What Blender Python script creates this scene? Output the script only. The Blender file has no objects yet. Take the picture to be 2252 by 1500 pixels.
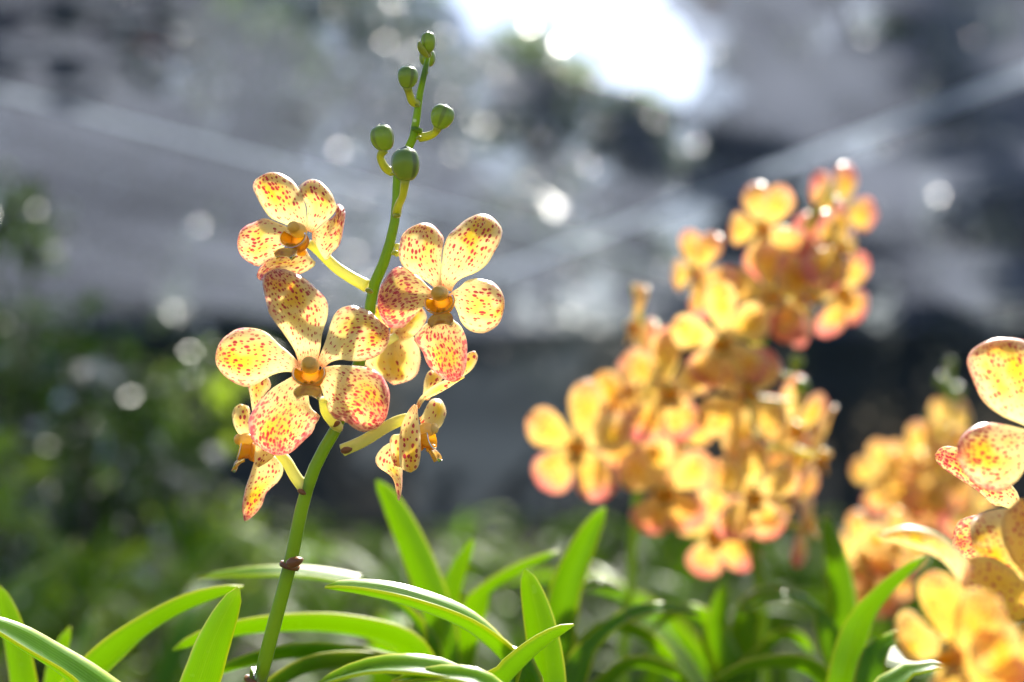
import bpy, math, random
from mathutils import Vector, Matrix, noise

R = math.radians
SC = bpy.context.scene
COL = SC.collection

# ------------------------------------------------------------------ camera
CAM = Vector((0.0, 0.0, 0.90))
PITCH = 4.57
FPX = 50.0 / 36.0 * 2252.0
FOCUS = 0.45
cd = bpy.data.cameras.new('camera')
cam = bpy.data.objects.new('camera', cd)
COL.objects.link(cam)
cam.location = CAM
cam.rotation_euler = (R(90 + PITCH), 0, 0)
cd.lens = 50
cd.sensor_width = 36
cd.clip_start = 0.02
cd.clip_end = 2000
cd.dof.use_dof = True
cd.dof.focus_distance = FOCUS
cd.dof.aperture_fstop = 4.9
SC.camera = cam

# ------------------------------------------------------------------ world, sun, exposure
SUN_EL, SUN_AZ = 50.0, 21.0      # degrees; azimuth measured to the right of straight ahead
wd = bpy.data.worlds.new('World')
SC.world = wd
wd.use_nodes = True
wn = wd.node_tree
for n in list(wn.nodes):
    wn.nodes.remove(n)
sky = wn.nodes.new('ShaderNodeTexSky')
sky.sky_type = 'NISHITA'
sky.sun_disc = False
sky.sun_elevation = R(SUN_EL)
sky.sun_rotation = R(SUN_AZ)
sky.air_density = 1.0
sky.dust_density = 1.6
bg = wn.nodes.new('ShaderNodeBackground')
bg.inputs['Strength'].default_value = 0.07
wo = wn.nodes.new('ShaderNodeOutputWorld')
wn.links.new(sky.outputs[0], bg.inputs[0])
wn.links.new(bg.outputs[0], wo.inputs[0])

sd = bpy.data.lights.new('sun', 'SUN')
sd.energy = 4.8
sd.angle = R(0.5)
sd.color = (1.0, 0.95, 0.86)
sun = bpy.data.objects.new('sun', sd)
COL.objects.link(sun)
sdir = Vector((math.sin(R(SUN_AZ)) * math.cos(R(SUN_EL)), math.cos(R(SUN_AZ)) * math.cos(R(SUN_EL)), math.sin(R(SUN_EL))))
sun.rotation_euler = sdir.to_track_quat('Z', 'Y').to_euler()
sun.location = sdir * 30

SC.view_settings.view_transform = 'Standard'
SC.view_settings.look = 'None'
SC.view_settings.exposure = 1.75
SC.view_settings.gamma = 1.0
SC.view_settings.use_curve_mapping = False
SC.render.engine = 'CYCLES'
SC.cycles.use_denoising = True
SC.cycles.max_bounces = 10
SC.cycles.transparent_max_bounces = 16
SC.cycles.transmission_bounces = 8
SC.cycles.sample_clamp_indirect = 6.0

# ------------------------------------------------------------------ helpers
FWD = Vector((0, math.cos(R(PITCH)), math.sin(R(PITCH))))
UPV = Vector((0, -math.sin(R(PITCH)), math.cos(R(PITCH))))
RGT = Vector((1, 0, 0))


def W(px, py, d):
    """World point d metres deep along the viewing axis that the photo shows at pixel (px, py)."""
    return CAM + FWD * d + RGT * ((px - 1126) / FPX * d) + UPV * (-(py - 750) / FPX * d)


def ground_hit(px, py, z):
    v = W(px, py, 1.0) - CAM
    k = (z - CAM.z) / v.z
    return CAM + v * k


def spline(pts, n):
    """Catmull-Rom through pts (tuples or Vectors), n+1 points evenly spaced along its length."""
    P = [Vector(p) for p in pts]
    if len(P) == 2:
        return [P[0].lerp(P[1], i / n) for i in range(n + 1)]
    Q = [P[0] * 2 - P[1]] + P + [P[-1] * 2 - P[-2]]
    fine = []
    for i in range(1, len(Q) - 2):
        a, b, c, d = Q[i - 1:i + 3]
        for k in range(12):
            t = k / 12
            fine.append(0.5 * ((2 * b) + (c - a) * t + (2 * a - 5 * b + 4 * c - d) * t * t + (3 * b - a - 3 * c + d) * t ** 3))
    fine.append(P[-1])
    L = [0.0]
    for i in range(1, len(fine)):
        L.append(L[-1] + (fine[i] - fine[i - 1]).length)
    out, j = [], 0
    for i in range(n + 1):
        s = L[-1] * i / n
        while j < len(L) - 2 and L[j + 1] < s:
            j += 1
        f = 0 if L[j + 1] == L[j] else (s - L[j]) / (L[j + 1] - L[j])
        out.append(fine[j].lerp(fine[j + 1], min(1, max(0, f))))
    return out


def ss(a, b, x):
    t = min(1, max(0, (x - a) / (b - a)))
    return t * t * (3 - 2 * t)


def mesh_from(name, verts, faces, mats, fmat=None, uvs=None, smooth=True):
    me = bpy.data.meshes.new(name)
    me.from_pydata([tuple(v) for v in verts], [], faces)
    for m in mats:
        me.materials.append(m)
    if fmat:
        me.polygons.foreach_set('material_index', fmat)
    if uvs:
        for lname, data in uvs.items():
            lay = me.uv_layers.new(name=lname)
            buf = [0.0] * (2 * len(me.loops))
            for i, l in enumerate(me.loops):
                u = data[l.vertex_index]
                buf[2 * i] = u[0]
                buf[2 * i + 1] = u[1]
            lay.data.foreach_set('uv', buf)
    if smooth:
        me.polygons.foreach_set('use_smooth', [True] * len(me.polygons))
    me.update()
    return me


def link(name, data, parent=None, loc=None):
    o = bpy.data.objects.new(name, data)
    COL.objects.link(o)
    if parent:
        o.parent = parent
    if loc is not None:
        o.location = loc
    return o


def thing(name, label, cat, loc=(0, 0, 0), group=None):
    o = bpy.data.objects.new(name, None)
    COL.objects.link(o)
    o.location = loc
    o.empty_display_size = 0.05
    tag(o, label, cat, group)
    return o


def tag(o, label=None, cat=None, group=None, kind=None):
    if label: o['label'] = label
    if cat: o['category'] = cat
    if group: o['group'] = group
    if kind: o['kind'] = kind
    return o


def shell(name, G, uvs, th, mats):
    """Closed thin shell from a grid G[i][j] of Vectors; th = thickness in metres (tapers towards the rim)."""
    n, m = len(G), len(G[0])
    V, UV, MM = [], [], []
    N = []
    for i in range(n):
        row = []
        for j in range(m):
            a = G[min(i + 1, n - 1)][j] - G[max(i - 1, 0)][j]
            b = G[i][min(j + 1, m - 1)] - G[i][max(j - 1, 0)]
            c = a.cross(b)
            row.append(c.normalized() if c.length > 1e-14 else Vector((0, 0, 1)))
        N.append(row)
    for sgn in (1, -1):
        for i in range(n):
            for j in range(m):
                u = abs(2 * j / (m - 1) - 1)
                t = i / (n - 1)
                k = th * 0.5 * (1 - 0.45 * max(u ** 6, t ** 14))
                V.append(G[i][j] + N[i][j] * (sgn * k))
                UV.append(uvs[0][i][j])
                MM.append(uvs[1][i][j])
    F = []
    s = n * m
    for i in range(n - 1):
        for j in range(m - 1):
            a, b, c, d = i * m + j, (i + 1) * m + j, (i + 1) * m + j + 1, i * m + j + 1
            F.append((a, b, c, d))
            F.append((s + d, s + c, s + b, s + a))
    for i in range(n - 1):
        a, b = i * m, (i + 1) * m
        F.append((a, s + a, s + b, b))
        a, b = i * m + m - 1, (i + 1) * m + m - 1
        F.append((b, s + b, s + a, a))
    for j in range(m - 1):
        a, b = (n - 1) * m + j, (n - 1) * m + j + 1
        F.append((a, s + a, s + b, b))
        F.append((j + 1, s + j + 1, s + j, j))
    return mesh_from(name, V, F, mats, None, {'UV': UV, 'MM': MM})


def tube(name, pts, rad, mats, seg=12, cap=True, n=None):
    """Tube along pts with radii rad (list, same length); n resamples."""
    if n:
        pr = [tuple(p) + (r,) for p, r in zip(pts, rad)]
        P4 = spline([Vector(q) for q in pr], n)
        pts = [Vector(q[:3]) for q in P4]
        rad = [q[3] for q in P4]
    V, UV, F = [], [], []
    T0 = (pts[1] - pts[0]).normalized()
    side = T0.orthogonal().normalized()
    L = 0
    for i, p in enumerate(pts):
        T = (pts[min(i + 1, len(pts) - 1)] - pts[max(i - 1, 0)]).normalized()
        side = (side - T * side.dot(T)).normalized()
        up = T.cross(side)
        if i: L += (p - pts[i - 1]).length
        for k in range(seg):
            a = 2 * math.pi * k / seg
            V.append(p + (side * math.cos(a) + up * math.sin(a)) * rad[i])
            UV.append((k / seg, L * 100))
    for i in range(len(pts) - 1):
        for k in range(seg):
            a, b = i * seg + k, i * seg + (k + 1) % seg
            F.append((a, b, b + seg, a + seg))
    if cap:
        F.append(tuple(range(seg - 1, -1, -1)))
        F.append(tuple((len(pts) - 1) * seg + k for k in range(seg)))
    return mesh_from(name, V, F, mats, None, {'UV': UV})


def rel(me, org):
    me.transform(Matrix.Translation(-Vector(org)))
    return me


def dup(o, parent=None):
    c = o.copy()
    COL.objects.link(c)
    c.parent = parent
    for ch in list(o.children):
        dup(ch, c)
    return c


# ------------------------------------------------------------------ materials
class NT:
    def __init__(self, name):
        self.m = bpy.data.materials.new(name)
        self.m.use_nodes = True
        self.t = self.m.node_tree
        for n in list(self.t.nodes):
            self.t.nodes.remove(n)
        self.out = self.t.nodes.new('ShaderNodeOutputMaterial')

    def n(self, typ, ins=None, **kw):
        nd = self.t.nodes.new('ShaderNode' + typ)
        for k, v in kw.items():
            setattr(nd, k, v)
        for k, v in (ins or {}).items():
            self.set(nd.inputs[k], v)
        return nd

    def set(self, sock, v):
        if isinstance(v, bpy.types.NodeSocket):
            self.t.links.new(v, sock)
        elif isinstance(v, bpy.types.Node):
            self.t.links.new(v.outputs[0], sock)
        else:
            if sock.type == 'RGBA' and len(v) == 3:
                v = (*v, 1)
            sock.default_value = v

    def math(self, op, a, b=0.0, c=0.0):
        nd = self.n('Math', {0: a, 1: b, 2: c}, operation=op)
        return nd.outputs[0]

    def sstep(self, lo, hi, x):
        nd = self.n('MapRange', {'Value': x, 'From Min': lo, 'From Max': hi}, interpolation_type='SMOOTHSTEP')
        return nd.outputs[0]

    def mix(self, f, a, b, blend='MIX'):
        nd = self.n('Mix', None, data_type='RGBA', blend_type=blend)
        self.set(nd.inputs[0], f)
        self.set(nd.inputs[6], a)
        self.set(nd.inputs[7], b)
        return nd.outputs[2]

    def attr(self, name):
        nd = self.n('Attribute', None, attribute_type='OBJECT', attribute_name=name)
        return nd.outputs['Fac']

    def uv(self, name):
        return self.n('UVMap', None, uv_map=name).outputs[0]

    def sepxy(self, v):
        nd = self.n('SeparateXYZ', {0: v})
        return nd.outputs[0], nd.outputs[1]

    def thin(self, col, tcol, trans, rough=0.4, gloss=0.03, bump=None):
        """Thin plant tissue: diffuse + transmitted light + a waxy sheen."""
        di = self.n('BsdfDiffuse', {'Color': col})
        tr = self.n('BsdfTranslucent', {'Color': tcol})
        gl = self.n('BsdfGlossy', {'Color': (1, 1, 1), 'Roughness': rough})
        if bump is not None:
            for nd in (di, tr, gl):
                self.set(nd.inputs['Normal'], bump)
        a = self.n('MixShader', {0: trans, 1: di.outputs[0], 2: tr.outputs[0]})
        fr = self.n('Fresnel', {'IOR': 1.4})
        f = self.math('MULTIPLY', fr.outputs[0], gloss / 0.04)
        b = self.n('MixShader', {0: f, 1: a.outputs[0], 2: gl.outputs[0]})
        self.set(self.out.inputs[0], b)
        return self.m


def mat_petal():
    k = NT('petal')
    uv = k.uv('UV')
    mm = k.uv('MM')
    rnd = k.n('ObjectInfo').outputs['Random']
    off = k.n('CombineXYZ', {0: k.math('MULTIPLY', rnd, 173.0), 1: k.math('MULTIPLY', rnd, 91.0)})
    p = k.n('VectorMath', {0: mm, 1: off}, operation='ADD').outputs[0]
    u, t = k.sepxy(uv)
    edge = k.math('ABSOLUTE', k.math('SUBTRACT', k.math('MULTIPLY', u, 2.0), 1.0))
    dens = k.attr('density')
    pink = k.attr('pink')
    warm = k.attr('warm')
    nz = k.n('TexNoise', {'Vector': p, 'Scale': 0.16, 'Detail': 2.0}).outputs[0]
    nz2 = k.n('TexNoise', {'Vector': p, 'Scale': 0.9, 'Detail': 2.0}).outputs[0]
    # yellow heart of the blade, cream margin
    heart = k.math('MULTIPLY', k.sstep(0.95, 0.25, edge), k.sstep(0.1, 0.55, t))
    heart = k.math('MULTIPLY', heart, k.sstep(0.25, 0.62, nz))
    col = k.mix(heart, (0.97, 0.90, 0.54), (0.97, 0.74, 0.04))
    col = k.mix(warm, col, k.mix(heart, (0.97, 0.63, 0.05), (0.97, 0.50, 0.005)))
    # veins
    vx, vy = k.sepxy(mm)
    vein = k.n('TexWave', {'Vector': k.n('CombineXYZ', {0: vx, 1: k.math('MULTIPLY', vy, 0.03)}).outputs[0], 'Scale': 0.42, 'Distortion': 1.5, 'Detail': 1.0}).outputs[0 if False else 'Fac']
    col = k.mix(k.math('MULTIPLY', k.sstep(0.7, 1.0, vein), 0.22), col, (0.86, 0.62, 0.12))
    # rosy flush towards tip and rim
    rim = k.math('MAXIMUM', k.sstep(0.55, 1.0, t), k.math('MULTIPLY', k.sstep(0.6, 1.0, edge), k.sstep(0.2, 0.6, t)))
    flush = k.math('MULTIPLY', k.math('MULTIPLY', rim, pink), k.math('ADD', nz, 0.35))
    col = k.mix(k.math('MINIMUM', flush, 0.8), col, (0.86, 0.33, 0.28))
    mid = k.math('MULTIPLY', k.math('MULTIPLY', k.sstep(0.5, 0.0, edge), k.sstep(0.15, 0.6, t)), k.math('MAXIMUM', k.math('SUBTRACT', dens, 0.45), 0.0))
    col = k.mix(k.math('MINIMUM', k.math('MULTIPLY', mid, k.math('ADD', nz2, 0.6)), 0.6), col, (0.88, 0.33, 0.14))
    # fine speckle near rim and on dense petals
    q = k.n('VectorMath', {0: p, 1: (1.0, 0.75, 1.0)}, operation='MULTIPLY').outputs[0]
    v2 = k.n('TexVoronoi', {'Vector': q, 'Scale': 0.95, 'Randomness': 0.9}, voronoi_dimensions='2D')
    c2 = k.n('SeparateColor', {0: v2.outputs['Color']})
    m2 = k.math('ADD', k.math('MULTIPLY', rim, k.math('ADD', k.math('MULTIPLY', pink, 0.95), 0.08)), k.math('MULTIPLY', k.math('SUBTRACT', dens, 0.46), 1.3))
    m2 = k.math('MULTIPLY', m2, k.sstep(0.12, 0.3, t))
    r2 = k.math('MULTIPLY', k.math('MINIMUM', k.math('MAXIMUM', m2, 0.0), 1.0), k.math('ADD', k.math('MULTIPLY', c2.outputs[0], 0.35), 0.26))
    r2 = k.math('ADD', r2, k.math('MULTIPLY', k.math('SUBTRACT', nz2, 0.5), 0.12))
    d2 = k.math('DIVIDE', v2.outputs['Distance'], 1.0)
    s2 = k.sstep(0.0, 0.12, k.math('SUBTRACT', r2, d2))
    s2 = k.math('MULTIPLY', s2, k.sstep(0.0, 0.15, m2))
    col = k.mix(k.math('MULTIPLY', s2, 0.88), col, (0.60, 0.07, 0.11))
    # big spots in rows along the veins
    q1 = k.n('VectorMath', {0: p, 1: (1.0, 0.70, 1.0)}, operation='MULTIPLY').outputs[0]
    wob = k.n('TexNoise', {'Vector': p, 'Scale': 1.3}).outputs['Color']
    wv = k.n('VectorMath', {0: wob, 1: (0.5, 0.5, 0.5)}, operation='SUBTRACT').outputs[0]
    wv = k.n('VectorMath', {0: wv, 'Scale': 0.45}, operation='SCALE').outputs[0]
    q1 = k.n('VectorMath', {0: q1, 1: wv}, operation='ADD').outputs[0]
    v1 = k.n('TexVoronoi', {'Vector': q1, 'Scale': 0.84, 'Randomness': 0.78}, voronoi_dimensions='2D')
    c1 = k.n('SeparateColor', {0: v1.outputs['Color']})
    keep = k.sstep(-0.02, 0.02, k.math('SUBTRACT', k.math('ADD', dens, 0.34), c1.outputs[1]))
    r1 = k.math('ADD', k.math('MULTIPLY', k.math('POWER', c1.outputs[0], 1.3), 0.27), 0.125)
    r1 = k.math('MULTIPLY', r1, k.math('ADD', k.math('MULTIPLY', k.sstep(0.1, 0.8, t), 0.4), 0.75))
    r1 = k.math('MULTIPLY', r1, k.sstep(1.02, 0.8, edge))
    s1 = k.math('MULTIPLY', k.sstep(-0.03, 0.04, k.math('SUBTRACT', r1, v1.outputs['Distance'])), keep)
    s1 = k.math('MULTIPLY', s1, k.math('SUBTRACT', 1.0, k.math('MULTIPLY', k.sstep(0.55, 1.0, edge), 0.45)))
    col = k.mix(s1, col, k.mix(c1.outputs[2], (0.56, 0.03, 0.06), (0.34, 0.02, 0.03)))
    # flame marks round the throat
    fl = k.math('MULTIPLY', k.sstep(0.13, 0.04, t), k.sstep(0.42, 0.6, vein))
    col = k.mix(k.math('MULTIPLY', fl, 0.9), col, (0.75, 0.12, 0.03))
    bump = k.n('Bump', {'Strength': 0.25, 'Distance': 0.0003, 'Height': k.math('ADD', k.math('MULTIPLY', vein, 0.5), nz2)}).outputs[0]
    tcol = k.n('Gamma', {'Color': col, 'Gamma': k.math('SUBTRACT', 0.66, k.math('MULTIPLY', warm, 0.25))}).outputs[0]
    return k.thin(col, tcol, 0.78, 0.40, 0.026, bump)


def mat_lip():
    k = NT('lip_orange')
    g = k.n('TexCoord').outputs['Object']
    nz = k.n('TexNoise', {'Vector': g, 'Scale': 260.0, 'Detail': 3.0}).outputs[0]
    col = k.mix(k.sstep(0.42, 0.72, nz), (0.98, 0.52, 0.025), (0.92, 0.28, 0.01))
    return k.thin(col, (0.99, 0.66, 0.04), 0.72, 0.3, 0.04)


def mat_midlobe():
    k = NT('lip_olive')
    g = k.n('TexCoord').outputs['Object']
    nz = k.n('TexNoise', {'Vector': g, 'Scale': 420.0, 'Detail': 4.0}).outputs[0]
    col = k.mix(k.sstep(0.4, 0.68, nz), (0.85, 0.50, 0.03), (0.45, 0.16, 0.012))
    return k.thin(col, (0.85, 0.52, 0.04), 0.5, 0.25, 0.05)


def mat_simple(name, c1, c2, tcol, trans, scale, rough=0.35, gloss=0.04):
    k = NT(name)
    g = k.n('TexCoord').outputs['Object']
    nz = k.n('TexNoise', {'Vector': g, 'Scale': scale, 'Detail': 3.0}).outputs[0]
    col = k.mix(k.sstep(0.35, 0.68, nz), c1, c2)
    return k.thin(col, tcol, trans, rough, gloss)


def mat_stem():
    k = NT('stem_green')
    g = k.n('TexCoord').outputs['Object']
    nz = k.n('TexNoise', {'Vector': g, 'Scale': 60.0, 'Detail': 3.0}).outputs[0]
    col = k.mix(k.sstep(0.35, 0.7, nz), (0.065, 0.145, 0.005), (0.125, 0.215, 0.008))
    v = k.n('TexVoronoi', {'Vector': g, 'Scale': 230.0, 'Randomness': 1.0})
    c = k.n('SeparateColor', {0: v.outputs['Color']})
    sp = k.math('MULTIPLY', k.sstep(0.20, 0.14, v.outputs['Distance']), k.sstep(0.93, 0.94, c.outputs[0]))
    col = k.mix(sp, col, (0.75, 0.72, 0.5))
    return k.thin(col, (0.60, 0.80, 0.03), 0.34, 0.35, 0.035)


def mat_bud():
    k = NT('bud_green')
    u, t = k.sepxy(k.uv('UV'))
    w = k.math('ABSOLUTE', k.math('SUBTRACT', k.math('FRACT', k.math('MULTIPLY', u, 3.0)), 0.5))
    seam = k.sstep(0.13, 0.04, w)
    g = k.n('TexCoord').outputs['Object']
    nz = k.n('TexNoise', {'Vector': g, 'Scale': 180.0, 'Detail': 3.0}).outputs[0]
    col = k.mix(nz, (0.15, 0.23, 0.02), (0.28, 0.34, 0.03))
    col = k.mix(k.sstep(0.35, 0.9, t), col, (0.09, 0.16, 0.035))
    col = k.mix(k.math('MULTIPLY', seam, 0.85), col, (0.045, 0.025, 0.035))
    return k.thin(col, (0.55, 0.7, 0.03), 0.32, 0.3, 0.05)


def mat_leaf(name, c1, c2, tc, trans, rough, gloss, strap=1.0):
    k = NT(name)
    u, t = k.sepxy(k.uv('UV'))
    g = k.n('TexCoord').outputs['Object']
    rnd = k.n('ObjectInfo').outputs['Random']
    nz = k.n('TexNoise', {'Vector': g, 'Scale': 45.0, 'Detail': 4.0}).outputs[0]
    col = k.mix(k.sstep(0.3, 0.7, nz), c1, c2)
    col = k.mix(k.math('MULTIPLY', rnd, 0.35 * strap), col, (0.10, 0.17, 0.012))
    edge = k.math('ABSOLUTE', k.math('SUBTRACT', k.math('MULTIPLY', u, 2.0), 1.0))
    col = k.mix(k.math('MULTIPLY', k.sstep(0.82, 1.0, edge), 0.7 * strap), col, (0.48, 0.46, 0.03))
    col = k.mix(k.math('MULTIPLY', k.sstep(0.07, 0.0, edge), 0.4 * strap), col, (0.22, 0.30, 0.03))
    col = k.mix(k.math('MULTIPLY', k.sstep(0.955, 0.995, t), k.math('MULTIPLY', rnd, 1.2 * strap)), col, (0.24, 0.12, 0.04))
    sc = k.n('TexVoronoi', {'Vector': g, 'Scale': 75.0})
    col = k.mix(k.math('MULTIPLY', k.sstep(0.16, 0.08, sc.outputs['Distance']), k.sstep(0.86, 0.88, k.n('SeparateColor', {0: sc.outputs['Color']}).outputs[0])), col, (0.17, 0.13, 0.04))
    dn = k.n('TexNoise', {'Vector': g, 'Scale': 330.0, 'Detail': 4.0}).outputs[0]
    col = k.mix(k.math('MULTIPLY', k.sstep(0.62, 0.74, dn), 0.35), col, (0.24, 0.25, 0.12))
    vw = k.n('TexWave', {'Vector': k.n('CombineXYZ', {0: u}).outputs[0], 'Scale': 6.0, 'Distortion': 0.3}).outputs['Fac']
    bump = k.n('Bump', {'Strength': 0.12, 'Distance': 0.0004, 'Height': vw}).outputs[0]
    tcol = k.mix(k.math('MULTIPLY', k.sstep(0.35, 0.95, vw), 0.32), tc, (0.62, 0.80, 0.03))
    tcol = k.mix(k.math('MULTIPLY', k.sstep(0.82, 1.0, edge), strap), tcol, (0.92, 0.92, 0.10))
    return k.thin(col, tcol, trans, rough, gloss, bump)


M = {}
M['petal'] = mat_petal()
M['lip'] = mat_lip()
M['mid'] = mat_midlobe()
M['column'] = mat_simple('column_yellow', (0.95, 0.66, 0.12), (0.99, 0.82, 0.30), (0.99, 0.80, 0.2), 0.65, 250)
M['pedicel'] = mat_simple('pedicel_cream', (0.85, 0.80, 0.28), (0.76, 0.76, 0.2), (0.97, 0.93, 0.25), 0.55, 140)
M['bract'] = mat_simple('bract_brown', (0.16, 0.06, 0.02), (0.28, 0.11, 0.03), (0.5, 0.2, 0.04), 0.2, 300)
M['stem'] = mat_stem()
M['bud'] = mat_bud()
M['budstalk'] = mat_simple('bud_stalk', (0.30, 0.34, 0.03), (0.42, 0.42, 0.04), (0.7, 0.7, 0.04), 0.4, 160)
M['leaf'] = mat_leaf('leaf_green', (0.035, 0.115, 0.003), (0.06, 0.165, 0.004), (0.46, 0.72, 0.004), 0.52, 0.38, 0.017)
M['trunk'] = mat_simple('cane', (0.10, 0.13, 0.03), (0.16, 0.12, 0.06), (0.2, 0.2, 0.05), 0.05, 60)

# ------------------------------------------------------------------ setting: ground
def mat_ground():
    k = NT('soil')
    g = k.n('TexCoord').outputs['Object']
    n1 = k.n('TexNoise', {'Vector': g, 'Scale': 1.2, 'Detail': 8.0}).outputs[0]
    n2 = k.n('TexNoise', {'Vector': g, 'Scale': 14.0, 'Detail': 6.0}).outputs[0]
    col = k.mix(k.sstep(0.35, 0.65, n1), (0.045, 0.05, 0.03), (0.09, 0.075, 0.055))
    col = k.mix(k.math('MULTIPLY', n2, 0.4), col, (0.03, 0.03, 0.022))
    b = k.n('Bump', {'Strength': 0.6, 'Distance': 0.05, 'Height': n2}).outputs[0]
    p = k.n('BsdfPrincipled', {'Base Color': col, 'Roughness': 0.9, 'Normal': b})
    k.set(k.out.inputs[0], p)
    return k.m


gv, gf = [], []
GN = 40
for i in range(GN + 1):
    for j in range(GN + 1):
        x = (j / GN - 0.5)
        y = (i / GN - 0.5)
        x, y = math.copysign(abs(2 * x) ** 2.2 * 500, x), math.copysign(abs(2 * y) ** 2.2 * 500, y)
        z = noise.noise((x * 0.4, y * 0.4, 0)) * 0.03 if abs(x) < 12 and abs(y) < 25 else 0
        gv.append((x, y, z))
for i in range(GN):
    for j in range(GN):
        a = i * (GN + 1) + j
        gf.append((a, a + 1, a + GN + 2, a + GN + 1))
gr = link('ground', mesh_from('ground', gv, gf, [mat_ground()]))
gr['kind'] = 'structure'

# ------------------------------------------------------------------ shade net
NET_H = 1.55                      # metres above the lens
NET_AZ = 24.0                     # the sheets run this way, degrees right of straight ahead


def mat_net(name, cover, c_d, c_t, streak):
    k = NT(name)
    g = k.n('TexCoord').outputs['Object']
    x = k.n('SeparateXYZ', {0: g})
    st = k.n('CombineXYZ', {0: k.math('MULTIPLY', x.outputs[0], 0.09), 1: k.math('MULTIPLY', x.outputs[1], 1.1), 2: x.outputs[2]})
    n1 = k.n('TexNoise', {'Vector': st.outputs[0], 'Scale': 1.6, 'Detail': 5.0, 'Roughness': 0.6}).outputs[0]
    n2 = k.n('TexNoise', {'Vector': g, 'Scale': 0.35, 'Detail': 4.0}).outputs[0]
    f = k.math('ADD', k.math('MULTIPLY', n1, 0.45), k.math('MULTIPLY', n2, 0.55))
    lit_streak = k.sstep(0.38, 0.66, f)  # sun streaks on the net, painted as brighter threads and denser weave
    cd_ = k.mix(lit_streak, c_d, tuple(min(1, v * streak) for v in c_d))
    ct_ = k.mix(lit_streak, c_t, tuple(min(1, v * streak) for v in c_t))
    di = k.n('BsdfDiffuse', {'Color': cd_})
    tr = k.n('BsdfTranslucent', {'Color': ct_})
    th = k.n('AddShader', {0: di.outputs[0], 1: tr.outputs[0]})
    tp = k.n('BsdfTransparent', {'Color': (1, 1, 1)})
    cov = k.math('ADD', cover, k.math('MULTIPLY', k.math('SUBTRACT', lit_streak, 0.5), 0.10))
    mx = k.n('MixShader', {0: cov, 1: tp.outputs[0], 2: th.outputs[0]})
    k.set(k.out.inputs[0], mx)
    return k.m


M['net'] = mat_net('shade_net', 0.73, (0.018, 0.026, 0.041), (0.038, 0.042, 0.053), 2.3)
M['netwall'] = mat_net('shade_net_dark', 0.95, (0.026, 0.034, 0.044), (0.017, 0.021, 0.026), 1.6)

net = thing('shade_net', 'grey woven shade net stretched overhead as a roof above the orchid beds', 'shade net', (0, 4.0, CAM.z + NET_H))
net.rotation_euler = (0, 0, R(90 - NET_AZ))
# sheet strips: local x runs along the sheet, y across
EDGES = [-15.0, -11.2, -7.4, -3.6, 0.2, 4.0, 7.8, 11.6, 15.4]
for si in range(8):
    y0, y1 = EDGES[si], EDGES[si + 1] + 0.12
    nx, ny = 260, 14
    V, F = [], []
    for i in range(nx + 1):
        for j in range(ny + 1):
            x = -7.0 + 30.0 * i / nx
            f = j / ny
            # two neighbouring sheets have pulled apart and leave a ragged opening
            gap = max(0.0, 1 - abs((x - 0.72) / 1.72) ** 2.2) * (0.37 + 0.16 * noise.noise((x * 2.3, si, 0)) + 0.13 * noise.noise((x * 6.5, si, 4)))
            a0 = y0 + (gap if si == 4 else 0)
            a1 = y1 - (gap + 0.1 if si == 3 and gap > 0 else 0)
            y = a0 + (a1 - a0) * f
            z = -0.10 * math.sin(math.pi * f) + 0.03 * noise.noise((x * 0.25, y * 1.3, si * 7.0)) + (0.012 if si % 2 else 0)
            V.append((x, y, z))
    ca, sa = math.cos(R(90 - NET_AZ)), math.sin(R(90 - NET_AZ))
    for i in range(nx):
        for j in range(ny):
            a = i * (ny + 1) + j
            if 2.25 < V[a][0] * sa + V[a][1] * ca + 4.0 < 17.2:
                F.append((a, a + 1, a + ny + 2, a + ny + 1))
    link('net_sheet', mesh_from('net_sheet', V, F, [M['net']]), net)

# hanging net wall at the far end
WALL_Y = 17.0
V, F = [], []
nx, nz = 220, 14
for i in range(nx + 1):
    for j in range(nz + 1):
        x = -14 + 28 * i / nx
        z = 0.02 + (CAM.z + NET_H + 0.01 - 0.03 * (1 + math.sin(x * 1.3 + 1.7 * math.sin(x * 0.45)))) * j / nz
        y = WALL_Y + 0.12 * math.sin(x * 2.1 + 0.6 * math.sin(x * 0.7)) * (0.5 + 0.5 * (1 - j / nz)) + 0.15 * noise.noise((x * 0.5, z, 3))
        V.append((x, y, z))
for i in range(nx):
    for j in range(nz):
        a = i * (nz + 1) + j
        F.append((a, a + 1, a + nz + 2, a + nz + 1))
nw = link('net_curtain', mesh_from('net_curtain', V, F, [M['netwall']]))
tag(nw, 'dark hanging net curtain closing the far end behind the orchid beds', 'net curtain')

# dead leaves that have dropped onto the net
def mat_dead(name, c1, c2):
    return mat_simple(name, c1, c2, c2, 0.25, 30, 0.6, 0.02)


DEAD = {'red': mat_dead('dead_leaf_red', (0.30, 0.05, 0.02), (0.42, 0.10, 0.03)), 'olive': mat_dead('dead_leaf_olive', (0.22, 0.20, 0.03), (0.30, 0.24, 0.03)),
        'brown': mat_dead('dead_leaf_brown', (0.035, 0.024, 0.018), (0.07, 0.045, 0.03)), 'green': mat_dead('fallen_leaf_green', (0.10, 0.2, 0.02), (0.16, 0.28, 0.02))}
DG = random.Random(12)


def dead_mesh(kind, L):
    G, UV = [], []
    for i in range(9):
        t = i / 8
        w = L * 0.24 * math.sin(math.pi * (0.06 + 0.9 * t)) ** 0.8
        G.append([Vector(((t - .5) * L, (j / 4 - .5) * 2 * w, 0.10 * L * (2 * t - 1) ** 2 + 0.25 * w * abs(j / 2 - 1))) for j in range(5)])
        UV.append([(j / 4, t) for j in range(5)])
    return shell('fallen_leaf', G, (UV, UV), 0.0008, [DEAD[kind]])


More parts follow.
